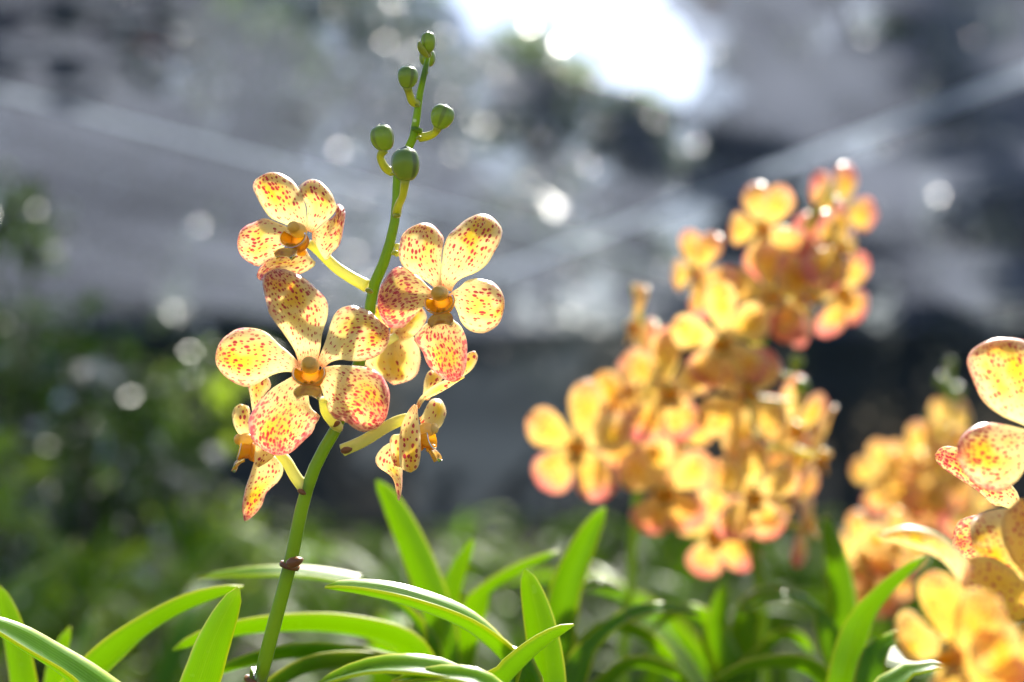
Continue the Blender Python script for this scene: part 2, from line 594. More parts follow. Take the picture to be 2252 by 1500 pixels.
def dead_leaf(px, py, kind, L, label, below=False):
    q = ground_hit(px, py, CAM.z + NET_H - (0.11 if below else -0.055))
    o = link('fallen_leaf', dead_mesh(kind, L) if isinstance(L, float) else L, None, q)
    o.rotation_euler = (DG.uniform(-.25, .25), DG.uniform(-.25, .25), DG.uniform(0, 6.28))
    return tag(o, label, 'leaf', 'fallen leaves on the shade net')


dead_leaf(330, 108, 'red', 0.16, 'reddish fallen leaf caught on the net near the upper left', True)
dead_leaf(432, 122, 'olive', 0.15, 'olive yellow fallen leaf caught on the net beside the reddish one', True)
dead_leaf(660, 258, 'brown', 0.26, 'dark curled fallen leaf on the net left of the flower buds', True)
dead_leaf(1975, 72, 'green', 0.17, 'green fallen leaf on the net near the upper right corner', True)
dead_leaf(1568, 4, 'red', 0.12, 'rusty fallen leaf at the right rim of the bright sky gap', True)
LIT = [dead_mesh('brown', L) for L in (.11, .14, .17)]
for i in range(90):
    px = DG.uniform(-60, 1) + DG.random() ** 1.3 * 460
    py = DG.uniform(-40, 175) - 0.10 * max(px, 0)
    dead_leaf(px, py, 'brown', LIT[i % 3], 'brown dead leaf in the litter on the net at the upper left corner')

# support tapes: flat woven straps pulled tight under the net, turned to the light
k = NT('woven_tape')
g = k.n('TexCoord').outputs['Object']
nz = k.n('TexNoise', {'Vector': g, 'Scale': 30.0, 'Detail': 4.0}).outputs[0]
tc_ = k.mix(k.sstep(0.3, 0.7, nz), (0.88, 0.94, 1.0), (0.80, 0.87, 0.96))
k.thin(tc_, tc_, 0.85, 0.5, 0.02)
M['tape'] = k.m


def tape(p, q, h, wid, label):
    a, b = ground_hit(p[0], p[1], CAM.z + h), ground_hit(q[0], q[1], CAM.z + h)
    d = b - a
    a2, b2 = a - d * 0.35, b + d * 0.6
    T = d.normalized()
    nn = (sdir - T * sdir.dot(T)).normalized()
    S = T.cross(nn)
    G, UV = [], []
    for i in range(41):
        c = a2.lerp(b2, i / 40) - a2
        G.append([c + S * (wid * (j / 4 - 0.5)) + nn * 0.001 * math.sin(i * 1.7) for j in range(5)])
        UV.append([(j / 4, i / 40) for j in range(5)])
    o = link('support_tape', shell('support_tape', G, (UV, UV), 0.0014, [M['tape']]), None, a2)
    return tag(o, label, 'tape', 'pale tapes under the shade net')


tape((0, 200), (1300, 540), NET_H - 0.16, 0.050, 'pale tape slanting down from the upper left corner under the net')
tape((2252, 165), (1200, 560), NET_H - 0.24, 0.050, 'pale tape rising steeply to the right edge above the orange cluster')
tape((2252, 715), (1780, 815), NET_H - 0.20, 0.040, 'faint low tape at the right behind the orange cluster')


# ------------------------------------------------------------------ trees, hedge, shrubs
def leaf_cloud(name, blobs, n, size, mats, seed, fold=0.25, flat=0.0):
    """n leaves (two triangles folded on the midrib each) spread through the volume of ellipsoid blobs."""
    rg = random.Random(seed)
    V, F, UV = [], [], []
    tot = sum(b[1][0] * b[1][1] * b[1][2] for b in blobs)
    for c, r in blobs:
        m = int(n * (r[0] * r[1] * r[2]) / tot)
        for _ in range(m):
            while True:
                p = Vector((rg.uniform(-1, 1), rg.uniform(-1, 1), rg.uniform(-1, 1)))
                if 0.2 < p.length < 1:
                    break
            if rg.random() < 0.55:
                p = p.normalized() * rg.uniform(0.75, 1.0)
            pos = Vector(c) + Vector((p.x * r[0], p.y * r[1], p.z * r[2]))
            if noise.noise(pos * (2.2 / max(r))) < -0.28:
                continue
            ax = Vector((rg.gauss(0, 1), rg.gauss(0, 1), rg.gauss(0, 0.7) - 0.3)).normalized()
            nr = Vector((rg.gauss(0, 1), rg.gauss(0, 1), rg.gauss(0, 1) + flat))
            sd_ = ax.cross(nr).normalized()
            nr = sd_.cross(ax)
            L = size * rg.uniform(0.6, 1.3)
            w = L * rg.uniform(0.22, 0.34)
            b = len(V)
            tip = pos + ax * L - nr * L * 0.15
            midl = pos + ax * L * 0.45
            V += [pos, midl + sd_ * w + nr * w * fold, tip, midl - sd_ * w + nr * w * fold, midl]
            UV += [(0.5, 0), (1, 0.5), (0.5, 1), (0, 0.5), (0.5, 0.5)]
            F += [(b, b + 1, b + 4), (b + 1, b + 2, b + 4), (b + 2, b + 3, b + 4), (b + 3, b, b + 4)]
    return mesh_from(name, V, F, mats, None, {'UV': UV}, smooth=False)


M['tree_leaf'] = mat_leaf('tree_leaf', (0.035, 0.06, 0.018), (0.06, 0.085, 0.03), (0.12, 0.22, 0.03), 0.35, 0.35, 0.04, 0.0)
M['lime_leaf'] = mat_leaf('tree_leaf_lime', (0.08, 0.14, 0.03), (0.11, 0.18, 0.04), (0.35, 0.60, 0.08), 0.5, 0.35, 0.04, 0.0)
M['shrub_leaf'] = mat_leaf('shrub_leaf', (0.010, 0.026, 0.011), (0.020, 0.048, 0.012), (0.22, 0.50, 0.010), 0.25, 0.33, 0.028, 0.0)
M['lit_leaf'] = mat_leaf('lit_leaf', (0.10, 0.2, 0.02), (0.16, 0.26, 0.03), (0.62, 0.88, 0.06), 0.7, 0.35, 0.03, 0.0)  # sunlit shrub leaves: the light is put into a brighter leaf colour
M['bark'] = mat_simple('bark', (0.09, 0.075, 0.06), (0.16, 0.14, 0.12), (0.1, 0.1, 0.1), 0.0, 9, 0.8, 0.01)


def tree(px, d, hgt, rad, label, seed, mat='tree_leaf', n=5200, low=0.3):
    """px: where the trunk stands in the picture; hgt: height of the crown's top; low: where the crown starts (share of hgt)."""
    rg = random.Random(seed)
    at = W(px, 750, d)
    base = Vector((at.x, at.y, 0))
    root = thing('tree', label, 'tree', base, 'trees beyond the net')
    pts = [Vector((0, 0, 0)), Vector((rg.uniform(-.2, .2), 0, hgt * .3)), Vector((rg.uniform(-.3, .3), 0.1, hgt * .6)), Vector((0, 0, hgt * .9))]
    link('trunk', tube('trunk', pts, [0.15, 0.12, 0.08, 0.03], [M['bark']], 9, n=14), root)
    blobs = []
    nb = 9 + int(hgt * 0.7)
    for i in range(nb):
        f = (i + 0.5) / nb
        a = rg.uniform(0, 6.28)
        rr = rg.uniform(0.1, 0.75) * rad * (1 - 0.5 * abs(f - .45))
        br = rad * rg.uniform(0.34, 0.55)
        zz = hgt * low + (hgt - br * .7 - hgt * low) * f
        bc = Vector((math.cos(a) * rr, math.sin(a) * rr * 0.8, zz))
        blobs.append((bc, (br, br, br * 0.75)))
        q = Vector((0, 0, max(hgt * .2, zz - rad * .5)))
        link('limb', tube('limb', [q, q.lerp(bc, .5) + Vector((0, 0, .1)), bc], [0.06, 0.04, 0.012], [M['bark']], 6, n=7), root)
    link('crown', leaf_cloud('crown', blobs, n, 0.24, [M[mat]], seed), root)
    return root


# px of the trunk, distance, height, crown radius
tree(20, 18, 10.5, 2.6, 'tall dark tree behind the net at the upper left corner', 1, n=17000, low=.12)
tree(300, 20.5, 12.0, 2.4, 'dark tree right of the upper left corner tree, behind the net', 2, n=15000, low=.12)
tree(540, 19, 7.5, 1.2, 'pale lime green tree behind the net above the long tape', 3, 'lime_leaf', 4200)
tree(700, 20.5, 9.4, 2.3, 'greyish tree behind the net above the upper left flower', 4, n=5000, low=.12)
tree(960, 20.5, 7.2, 1.7, 'tree whose crown edges the left side of the bright sky gap', 5, n=4200, low=.12)
tree(1180, 24, 8.3, 1.5, 'low round tree standing under the bright sky gap', 6, n=4600, low=.12)
tree(1430, 23, 7.2, 1.5, 'low tree just right of centre under the sky gap', 7, n=5600, low=.12)
tree(1660, 22, 9.0, 1.4, 'tree at the right side of the bright sky gap', 8, n=9000, low=.12)
tree(1860, 21, 13.0, 1.5, 'dense tree left of the slim columnar tree at the right', 14, n=11000, low=.1)
tree(2000, 19, 25.0, 0.75, 'slim columnar dark tree behind the net right of the sky gap', 9, n=20000, low=.1)  # unseen upper crown made tall to block sun falling through the net gap
tree(2275, 18.5, 21.0, 0.3, 'very thin tall tree behind the net near the upper right corner', 12, n=3500, low=.1)
tree(2480, 18, 22.0, 1.5, 'tall broad dark tree behind the net at the right edge', 10, n=30000, low=.1)  # height chosen so its unseen upper crown shades the right of the net
tree(2120, 23, 13.0, 2.6, 'rounded tree far behind the slim columnar tree at the right', 13, n=14000, low=.15)

tree(-700, 20, 9.0, 2.6, 'leafy tree beyond the net past the left edge', 21, n=9000, low=.12)
tree(-1500, 21, 9.5, 2.8, 'leafy tree farther past the left edge', 22, n=8000, low=.12)
tree(3050, 21, 10.0, 2.8, 'leafy tree beyond the net past the right edge', 23, n=9000, low=.12)

# dark hedge past the far curtain
blobs = []
rg = random.Random(40)
for i in range(46):
    x = -15 + 30 * i / 45
    h = 2.3 + 1.0 * rg.random()
    blobs.append((Vector((x, 19.2 + rg.uniform(-.5, .5), h * .55)), (0.75, 0.7, h * .6)))
hd = link('hedge', leaf_cloud('hedge', blobs, 20000, 0.19, [M['tree_leaf']], 41))
tag(hd, 'long dark hedge in the distance behind the hanging net curtain', 'hedge')


def shrub(px, top_py, d, rad, label, seed, n=420, size=0.075, mat='shrub_leaf'):
    rg = random.Random(seed)
    top = W(px, top_py, d)
    base = Vector((top.x, top.y, 0))
    Hh = top.z
    root = thing('shrub', label, 'shrub', base, 'shrubs at the left')
    blobs = []
    for i in range(7):
        a = rg.uniform(0, 6.28)
        zz = Hh - rad * 0.4 - rg.uniform(0, 1) * Hh * 0.55
        bc = Vector((math.cos(a) * rad * rg.uniform(.1, .7), math.sin(a) * rad * .6, zz))
        br = rad * rg.uniform(.4, .6)
        blobs.append((bc, (br, br, br * 0.8)))
        link('branch', tube('branch', [Vector((0, 0, 0)), Vector((bc.x * .4, bc.y * .4, zz * .5)), bc], [0.014, 0.010, 0.004], [M['bark']], 6, n=7), root)
    link('foliage', leaf_cloud('foliage', blobs, n, size, [M[mat]], seed, flat=0.8), root)
    return root


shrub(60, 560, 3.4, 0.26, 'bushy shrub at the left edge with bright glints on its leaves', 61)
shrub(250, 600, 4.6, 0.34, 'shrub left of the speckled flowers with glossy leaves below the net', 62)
shrub(150, 720, 2.6, 0.20, 'low bright green shrub in front of the left shrubs', 63, 230, .085, 'lit_leaf')
shrub(420, 690, 5.0, 0.34, 'shrub with lime green leaves just left of the speckled flowers', 64, 170, .10, 'lit_leaf')
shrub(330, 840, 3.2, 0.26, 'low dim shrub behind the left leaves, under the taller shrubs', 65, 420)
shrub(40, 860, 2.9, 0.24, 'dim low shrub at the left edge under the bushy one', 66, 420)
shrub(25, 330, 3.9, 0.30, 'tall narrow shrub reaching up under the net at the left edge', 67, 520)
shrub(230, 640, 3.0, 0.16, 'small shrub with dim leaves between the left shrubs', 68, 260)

# ------------------------------------------------------------------ orchid builders
MM = 0.001


def zx(ox, oy, s):
    return lambda pts: [(ox + x / s, oy + y / s) for x, y in pts]


def petal_obj(parent, name, G, Wmm, Lmm, dens, pink, th=0.55, label=None, wfrac=None):
    n, m = len(G), len(G[0])
    UV = [[(j / (m - 1), i / (n - 1)) for j in range(m)] for i in range(n)]
    MMc = []
    for i in range(n):
        k = 1.0 if wfrac is None else 0.45 + 0.55 * wfrac[i]
        MMc.append([((j / (m - 1) - 0.5) * Wmm * k, i / (n - 1) * Lmm) for j in range(m)])
    me = shell(name, G, (UV, MMc), th * MM, [M['petal']])
    o = link(name, me, parent)
    o['density'] = dens + 0.07
    o['warm'] = 0.26 + 0.25 * max(0, dens - .55)
    o['pink'] = pink
    if label: o['label'] = label
    return o


def traced_petal(flower, org, name, L, Rr, tip, D, d0, dt, bulge=1.5, dens=0.5, pink=0.5, ruffle=0.6, tilt=0.0, pw=1.4, nt=22, nu=12, seed=0, curl=0.0):
    """Petal whose margins run from the column to the tip; depth offsets in mm, positive away from the lens."""
    l = spline([(*p, 0) for p in L + [tip]], 80)
    r = spline([(*p, 0) for p in Rr + [tip]], 80)
    G, wf = [], []
    for i in range(nt + 1):
        t = i / nt
        s = 80 * (0.992 * (1 - (1 - t) ** 1.25))
        a, f = int(s), s - int(s)
        a = min(a, 79)
        pl, pr = l[a].lerp(l[a + 1], f), r[a].lerp(r[a + 1], f)
        row = []
        ax = (pr - pl)
        nick = 0.035 * t * (1 - t ** 6)
        pl = pl + ax * (nick * noise.noise((t * 9.0, seed * 3.3, 1.0)))
        pr = pr + ax * (nick * noise.noise((t * 9.0, seed * 3.3, 5.0)))
        wf.append((pr - pl).length)
        for j in range(nu + 1):
            u = 2 * j / nu - 1
            q = pl.lerp(pr, j / nu)
            d = d0 + dt * t ** pw - bulge * (1 - u * u) * math.sin(math.pi * min(1, t * 0.95 + 0.03)) + tilt * u * t
            d += curl * ss(0.75, 1.0, max(t, abs(u) * ss(0.3, 0.6, t)))
            d += 0.5 * math.exp(-(u / 0.10) ** 2) * math.sin(math.pi * t)
            d += ruffle * 2.2 * noise.noise((q.x * 0.022 + seed * 9.1, q.y * 0.022, seed)) * (0.25 + abs(u)) * t
            row.append(W(q.x, q.y, D + d * MM) - org)
        G.append(row)
    wm = max(wf)
    cen = [(l[i] + r[i]) / 2 for i in range(81)]
    Lpx = sum((cen[i + 1] - cen[i]).length for i in range(80))
    s = D / FPX * 1000
    return petal_obj(flower, name, G, wm * s, Lpx * s, dens, pink, 0.55, None, [w / wm for w in wf])


def ellipsoid(V, F, FM, c, r, mi, nu=14, nv=10, fn=None):
    b = len(V)
    for i in range(nv + 1):
        a = math.pi * i / nv
        for j in range(nu):
            e = 2 * math.pi * j / nu
            p = Vector((math.sin(a) * math.cos(e), math.sin(a) * math.sin(e), math.cos(a)))
            if fn: p = fn(p)
            V.append(Vector((c[0] + p.x * r[0], c[1] + p.y * r[1], c[2] + p.z * r[2])) * MM)
    for i in range(nv):
        for j in range(nu):
            q = b + i * nu + j
            q2 = b + i * nu + (j + 1) % nu
            F.append((q, q + nu, q2 + nu, q2))
            FM.append(mi)


def sheet(V, F, FM, fn, nu, nv, th, mi):
    """Closed curved sheet fn(u in -1..1, v in 0..1) -> mm, given thickness."""
    G = [[Vector(fn(2 * j / nu - 1, i / nv)) for j in range(nu + 1)] for i in range(nv + 1)]
    n, m = nv + 1, nu + 1
    b = len(V)
    for sg in (1, -1):
        for i in range(n):
            for j in range(m):
                x = G[min(i + 1, n - 1)][j] - G[max(i - 1, 0)][j]
                y = G[i][min(j + 1, m - 1)] - G[i][max(j - 1, 0)]
                c = x.cross(y)
                c = c.normalized() if c.length > 1e-9 else Vector((0, 0, 1))
                V.append((G[i][j] + c * sg * th / 2) * MM)
    s = n * m
    for i in range(n - 1):
        for j in range(m - 1):
            a, bb, c, d = b + i * m + j, b + (i + 1) * m + j, b + (i + 1) * m + j + 1, b + i * m + j + 1
            F += [(a, bb, c, d), (s + d, s + c, s + bb, s + a)]
            FM += [mi, mi]
    for i in range(n - 1):
        for j in (0, m - 1):
            a, c = b + i * m + j, b + (i + 1) * m + j
            F.append((a, s + a, s + c, c))
            FM.append(mi)
    for j in range(m - 1):
        for i in (0, n - 1):
            a, c = b + i * m + j, b + i * m + j + 1
            F.append((a, c, s + c, s + a))
            FM.append(mi)


def make_column():
    V, F, FM = [], [], []
    ellipsoid(V, F, FM, (0, 1.5, 3.0), (2.8, 2.5, 3.4), 0, fn=lambda p: Vector((p.x * (1 - 0.12 * p.z), p.y * (1 - 0.1 * p.z), p.z)))
    ellipsoid(V, F, FM, (0, 1.8, 5.4), (2.2, 1.9, 1.6), 0)
    return mesh_from('flower', V, F, [M['column']], FM)


def make_lip():
    V, F, FM = [], [], []

    # cup: two upright side lobes joined at the bottom
    def cup(u, v):
        a = u * 2.05
        rr = 4.3 * (0.55 + 0.5 * v)
        x = math.sin(a) * rr * 1.05
        y = -1.2 - math.cos(a) * rr * 0.82
        z = 0.6 + 4.6 * v + 0.7 * math.cos(a * 1.3) * v
        return (x, y, z)
    sheet(V, F, FM, cup, 18, 8, 0.6, 0)
    # floor of the cup
    ellipsoid(V, F, FM, (0, -2.0, 0.8), (3.9, 3.4, 1.2), 0)
    # two callus ridges
    for sx in (-1, 1):
        ellipsoid(V, F, FM, (sx * 0.9, -4.0, 3.4), (0.65, 0.75, 2.6), 0, 10, 8)

    # mid lobe: thick tongue bent down and out, notched tip
    def tongue(u, v):
        w = 1.7 + 2.3 * math.sin(min(1, v * 1.05) * math.pi * 0.62) ** 1.2 - 0.9 * ss(0.8, 1, v)
        x = u * w
        y = -4.9 - 3.1 * v * v - 0.9 * u * u * (0.3 + v)
        z = 3.2 + 5.4 * v - 1.6 * v * v - 0.9 * ss(0.75, 1, v) * (1 - u * u)
        return (x, y, z)
    sheet(V, F, FM, tongue, 10, 10, 1.3, 1)
    # short spur behind
    ellipsoid(V, F, FM, (0, -4.6, -0.8), (1.4, 1.4, 2.8), 0, 10, 8)
    return mesh_from('lip', V, F, [M['lip'], M['mid']], FM)


COLUMN, LIP = make_column(), make_lip()


def frame(face, up=Vector((0, 0, 1)), roll=0.0):
    z = face.normalized()
    x = up.cross(z).normalized()
    y = z.cross(x)
    m = Matrix((x, y, z)).transposed().to_4x4()
    return m @ Matrix.Rotation(R(roll), 4, 'Z')


def pedicel(parent, pts, r0, r1, mat='pedicel'):
    n = len(pts)
    rad = [r0 + (r1 - r0) * i / (n - 1) for i in range(n)]
    me = tube('pedicel', pts, rad, [M[mat]], 18, n=24)
    rows = len(me.vertices) // 18
    for i in range(rows):
        c = sum((me.vertices[i * 18 + q].co for q in range(18)), Vector()) / 18
        for q in range(18):
            v = me.vertices[i * 18 + q]
            v.co = c + (v.co - c) * (1 + 0.10 * math.cos(3 * 2 * math.pi * q / 18 + i * 0.13) + 0.03 * noise.noise((i * 0.4, q, n)))
    return link('pedicel', me, parent)


# ------------------------------------------------------------------ main plant
D0 = FOCUS
main_base = W(556, 1600, D0 + 0.01)
main_org = Vector((main_base.x - 0.012, main_base.y + 0.01, 0))
main = thing('orchid_plant', 'slender orchid spike in focus with red-speckled yellow flowers and round green buds', 'orchid', main_org)

STEM = [(556, 1600, 23, 4), (572, 1500, 22.5, 3), (600, 1385, 22, 2), (638, 1240, 21, 2), (668, 1100, 20, 2), (700, 1010, 19, 2), (738, 945, 18.5, 3),
        (768, 860, 17.5, 6), (797, 775, 16, 8), (813, 700, 15, 8), (818, 640, 15, 8), (845, 575, 14.5, 7), (866, 500, 13, 6), (872, 440, 12, 6),
        (874, 385, 11.5, 6), (896, 330, 11, 5), (916, 283, 11.5, 4), (917, 238, 10, 3), (926, 195, 9, 3), (938, 140, 7.5, 2), (944, 112, 5, 2)]
sp = [W(x, y, D0 + d * MM) for x, y, r, d in STEM]
sr = [(0.72 if y > 900 else 0.82) * r * (D0 + d * MM) / FPX for x, y, r, d in STEM]
low = [Vector((main_org.x, main_org.y, 0.0)), Vector((main_org.x, main_org.y, 0.30)), Vector((main_org.x + .004, main_org.y - .003, 0.62))]
pts = [p - main_org for p in low + sp]
link('stem', tube('stem', pts, [0.006, 0.005, 0.0042] + sr, [M['stem']], 16, n=150), main)


def bract(px, py, dpx, size_px, dep=0, ang=0):
    c = W(px, py, D0 + dep * MM) - main_org
    s = size_px * D0 / FPX

    V, F, FM = [], [], []
    ellipsoid(V, F, FM, (0, 0, 0), (1000, 620, 800), 0, 10, 8, fn=lambda p: Vector((p.x + 0.25 * p.z * p.z, p.y * (1 - 0.35 * max(0, p.x)), p.z)))
    me = mesh_from('bract', V, F, [M['bract']], FM)
    o = link('bract', me, main, c)
    o.scale = (s, s, s)
    o.rotation_euler = (R(90), R(-ang), 0)
    return o


bract(648, 1236, 0, 21, -0.5, 18)
# scar ring
for (x, y, r, d) in [(637, 1244, 22.5, 2), (917, 286, 12.8, 4), (560, 1496, 24, 4)]:
    a, b = W(x - 1.5, y + 5, D0 + d * MM) - main_org, W(x + 1.5, y - 5, D0 + d * MM) - main_org
    link('node_ring', tube('node_ring', [a, (a + b) / 2, b], [r * D0 / FPX * f for f in (0.98, 1.04, 0.98)], [M['bract'] if y > 900 else M['stem']], 14), main)


def new_flower(cx, cy, dep, face, roll=0.0, lipscale=1.0):
    """flower = its column mesh; lip, petals and pedicel are its sub-parts."""
    c = W(cx, cy, D0 + dep * MM) - main_org
    f = link('flower', None, main, c) if False else bpy.data.objects.new('flower', COLUMN.copy())
    COL.objects.link(f) if f.name not in COL.objects else None
    f.parent = main
    f.location = c
    m = frame(Vector(face), Vector((0, 0, 1)), roll)
    f.data.transform(m @ Matrix.Scale(lipscale, 4))
    lip = link('lip', LIP.copy(), f)
    lip.data.transform(m @ Matrix.Scale(lipscale, 4))
    return f, c + main_org


def P_(dep):
    return D0 + dep * MM


# --- flower facing the lens (largest)
f, o = new_flower(684, 818, -10, (0.02, -1, 0.12), 0, 1.05)
f['label'] = 'largest front-facing speckled flower'
z = zx(460, 560, 2.5)
D = P_(-10)
traced_petal(f, o, 'sepal', z([(492, 600), (478, 545), (455, 500), (400, 420), (340, 340), (318, 280), (302, 200), (294, 150), (308, 112)]),
             z([(595, 590), (610, 520), (622, 430), (647, 350), (654, 290), (640, 240), (590, 190), (520, 130), (450, 95), (392, 78)]), z([(345, 88)])[0], D, 2, -5, 2.2, 0.62, 0.6, 0.6, 0.6, seed=1, curl=1.5)
traced_petal(f, o, 'petal', z([(590, 600), (640, 480), (665, 390), (690, 325), (730, 290), (800, 284), (880, 312), (940, 368), (980, 402)]),
             z([(630, 625), (660, 595), (710, 578), (780, 582), (860, 582), (920, 560), (965, 518), (988, 470)]), z([(990, 432)])[0], D, 0.6, 5, 2.0, 0.5, 0.6, 0.7, 0.4, seed=2, curl=1.8)
traced_petal(f, o, 'petal', z([(505, 605), (480, 580), (440, 540), (380, 490), (320, 432), (240, 403), (160, 410), (90, 450), (52, 500)]),
             z([(505, 645), (470, 652), (430, 642), (370, 652), (310, 680), (270, 708), (205, 727), (150, 710), (82, 662), (42, 605)]), z([(37, 555)])[0], D, 0.8, 3, 2.0, 0.5, 0.5, 0.7, -0.3, seed=3, curl=1.5)
traced_petal(f, o, 'sepal', z([(510, 640), (420, 692), (340, 742), (270, 820), (226, 890), (218, 950), (235, 1010), (288, 1064)]),
             z([(545, 700), (545, 780), (560, 845), (613, 892), (585, 925), (572, 970), (522, 1020), (470, 1070), (432, 1094)]), z([(365, 1104)])[0], D, 2.0, 2, 3.4, 0.84, 1.25, 0.8, 1.2, seed=4, curl=1.2)
traced_petal(f, o, 'sepal', z([(620, 622), (700, 610), (800, 613), (890, 626), (950, 670), (988, 740), (991, 800), (978, 875)]),
             z([(600, 680), (632, 780), (652, 850), (690, 903), (740, 910), (790, 948), (850, 970), (910, 960), (948, 930)]), z([(966, 905)])[0], D, 1.8, 1.5, 3.6, 0.88, 1.3, 0.8, 0.8, seed=5, curl=1.2)
q = [Vector(p) - o for p in (W(712, 878, P_(-8)), W(716, 905, P_(-5)), W(733, 930, P_(0)), W(744, 940, P_(3)))]
pedicel(f, q, 0.0016, 0.0019)
bract(738, 932, 0, 12, -1, 20)

# --- upper left flower, turned to the left
f, o = new_flower(664, 522, 4, (-0.42, -0.85, 0.15), -8, 1.0)
f['label'] = 'topmost flower, left of the stem'
z = zx(500, 360, 5)
D = P_(5)
traced_petal(f, o, 'sepal', z([(760, 740), (720, 700), (600, 650), (470, 590), (390, 480), (330, 370), (286, 270), (300, 190), (385, 130)]),
             z([(890, 740), (882, 690), (872, 600), (852, 450), (802, 310), (760, 240), (690, 170), (600, 115), (520, 98)]), z([(445, 105)])[0], D, 2, 1, 2.2, 0.5, 0.35, 0.6, 1.0, seed=6, curl=1.0)
traced_petal(f, o, 'petal', z([(880, 740), (885, 690), (880, 580), (870, 450), (808, 350), (785, 280), (825, 222), (895, 182)]),
             z([(940, 760), (975, 720), (1050, 650), (1130, 590), (1198, 500), (1190, 440), (1150, 340), (1090, 260), (1020, 200)]), z([(950, 175)])[0], D, 0, 4, 2.5, 0.42, 0.3, 0.9, -2.5, seed=7, curl=2.0)
traced_petal(f, o, 'sepal', z([(930, 760), (990, 720), (1080, 640), (1160, 590), (1195, 530), (1190, 465), (1225, 446)]),
             z([(940, 850), (970, 880), (1010, 960), (1070, 1060), (1095, 1070), (1140, 990), (1215, 920), (1255, 800), (1280, 650), (1292, 540)]), z([(1278, 485)])[0], D, 1, 3, 2.0, 0.70, 0.8, 0.8, -3.5, seed=8, curl=2.5)
traced_petal(f, o, 'petal', z([(790, 760), (720, 730), (620, 680), (520, 640), (440, 606), (370, 605), (285, 652), (205, 685), (142, 748)]),
             z([(790, 880), (690, 940), (600, 990), (520, 1030), (460, 1040), (400, 1090), (340, 1128), (270, 1100), (182, 1040), (132, 970)]), z([(112, 870)])[0], D, 0, -3, 2.2, 0.48, 0.75, 0.9, 0.6, seed=9, curl=1.4)
traced_petal(f, o, 'sepal', z([(780, 880), (720, 950), (620, 985), (530, 1010), (440, 1042), (388, 1100), (342, 1180), (326, 1245)]),
             z([(860, 930), (890, 1000), (930, 1050), (972, 1090), (950, 1130), (850, 1190), (760, 1218), (600, 1192), (455, 1250)]), z([(375, 1284)])[0], D, 2, -1, 2.4, 0.66, 0.8, 0.9, -4.0, seed=10, curl=-2.0)
q = [Vector(p) - o for p in (W(680, 535, P_(6)), W(700, 550, P_(8)), W(735, 585, P_(9)), W(770, 610, P_(9)), W(806, 630, P_(8)))]
pedicel(f, q, 0.0014, 0.0021)

# --- right flower
f, o = new_flower(972, 655, -2, (-0.15, -0.97, -0.12), 6, 1.0)
f['label'] = 'speckled flower right of the stem'
z = zx(800, 440, 3.5714)
D = P_(-2)
traced_petal(f, o, 'petal', z([(570, 700), (500, 642), (420, 590), (330, 540), (286, 470), (276, 380), (300, 290), (350, 230), (430, 190)]),
             z([(620, 700), (606, 600), (606, 500), (612, 400), (627, 310), (602, 260), (562, 215), (520, 188)]), z([(478, 181)])[0], D, 1.0, 3, 2.0, 0.55, 0.5, 0.8, 0.8, seed=11, curl=1.8)
traced_petal(f, o, 'sepal', z([(600, 690), (600, 610), (618, 480), (628, 380), (662, 290), (722, 225), (800, 160), (875, 121)]),
             z([(690, 720), (700, 685), (745, 628), (800, 600), (880, 570), (960, 510), (1030, 400), (1078, 300), (1080, 230), (1042, 167), (992, 126)]), z([(938, 108)])[0], D, 2.5, 6, 2.4, 0.5, 0.35, 0.5, 0.6, seed=12, curl=1.2)
traced_petal(f, o, 'petal', z([(670, 740), (710, 712), (760, 680), (800, 640), (870, 616), (930, 622), (1000, 640), (1060, 690), (1094, 755)]),
             z([(670, 780), (702, 805), (740, 880), (762, 950), (822, 1018), (900, 1044), (980, 1030), (1058, 970), (1092, 885)]), z([(1103, 815)])[0], D, 0.6, 3, 2.2, 0.45, 0.5, 0.6, 0.5, seed=13, curl=1.2)
traced_petal(f, o, 'sepal', z([(560, 720), (510, 688), (450, 620), (382, 570), (322, 535), (262, 525), (192, 580), (142, 670), (116, 755)]),
             z([(560, 770), (520, 790), (452, 850), (402, 910), (342, 970), (310, 1003), (222, 1004), (162, 960), (130, 902)]), z([(112, 832)])[0], D, 1.5, -4, 2.6, 0.98, 1.2, 0.7, -2.0, seed=14, curl=1.0)
traced_petal(f, o, 'sepal', z([(590, 850), (560, 950), (490, 972), (430, 1032), (392, 1090), (432, 1148), (470, 1200), (502, 1290), (572, 1360), (640, 1408)]),
             z([(660, 850), (702, 940), (762, 992), (802, 1080), (809, 1180), (802, 1290), (780, 1370), (742, 1415)]), z([(700, 1428)])[0], D, 1.8, -1, 3.4, 0.88, 1.3, 0.7, 1.2, seed=15, curl=1.2)
q = [Vector(p) - o for p in (W(972, 640, P_(3)), W(960, 580, P_(10)), W(940, 545, P_(13)), W(905, 545, P_(11)), W(872, 551, P_(7)))]
pedicel(f, q, 0.0014, 0.0021)

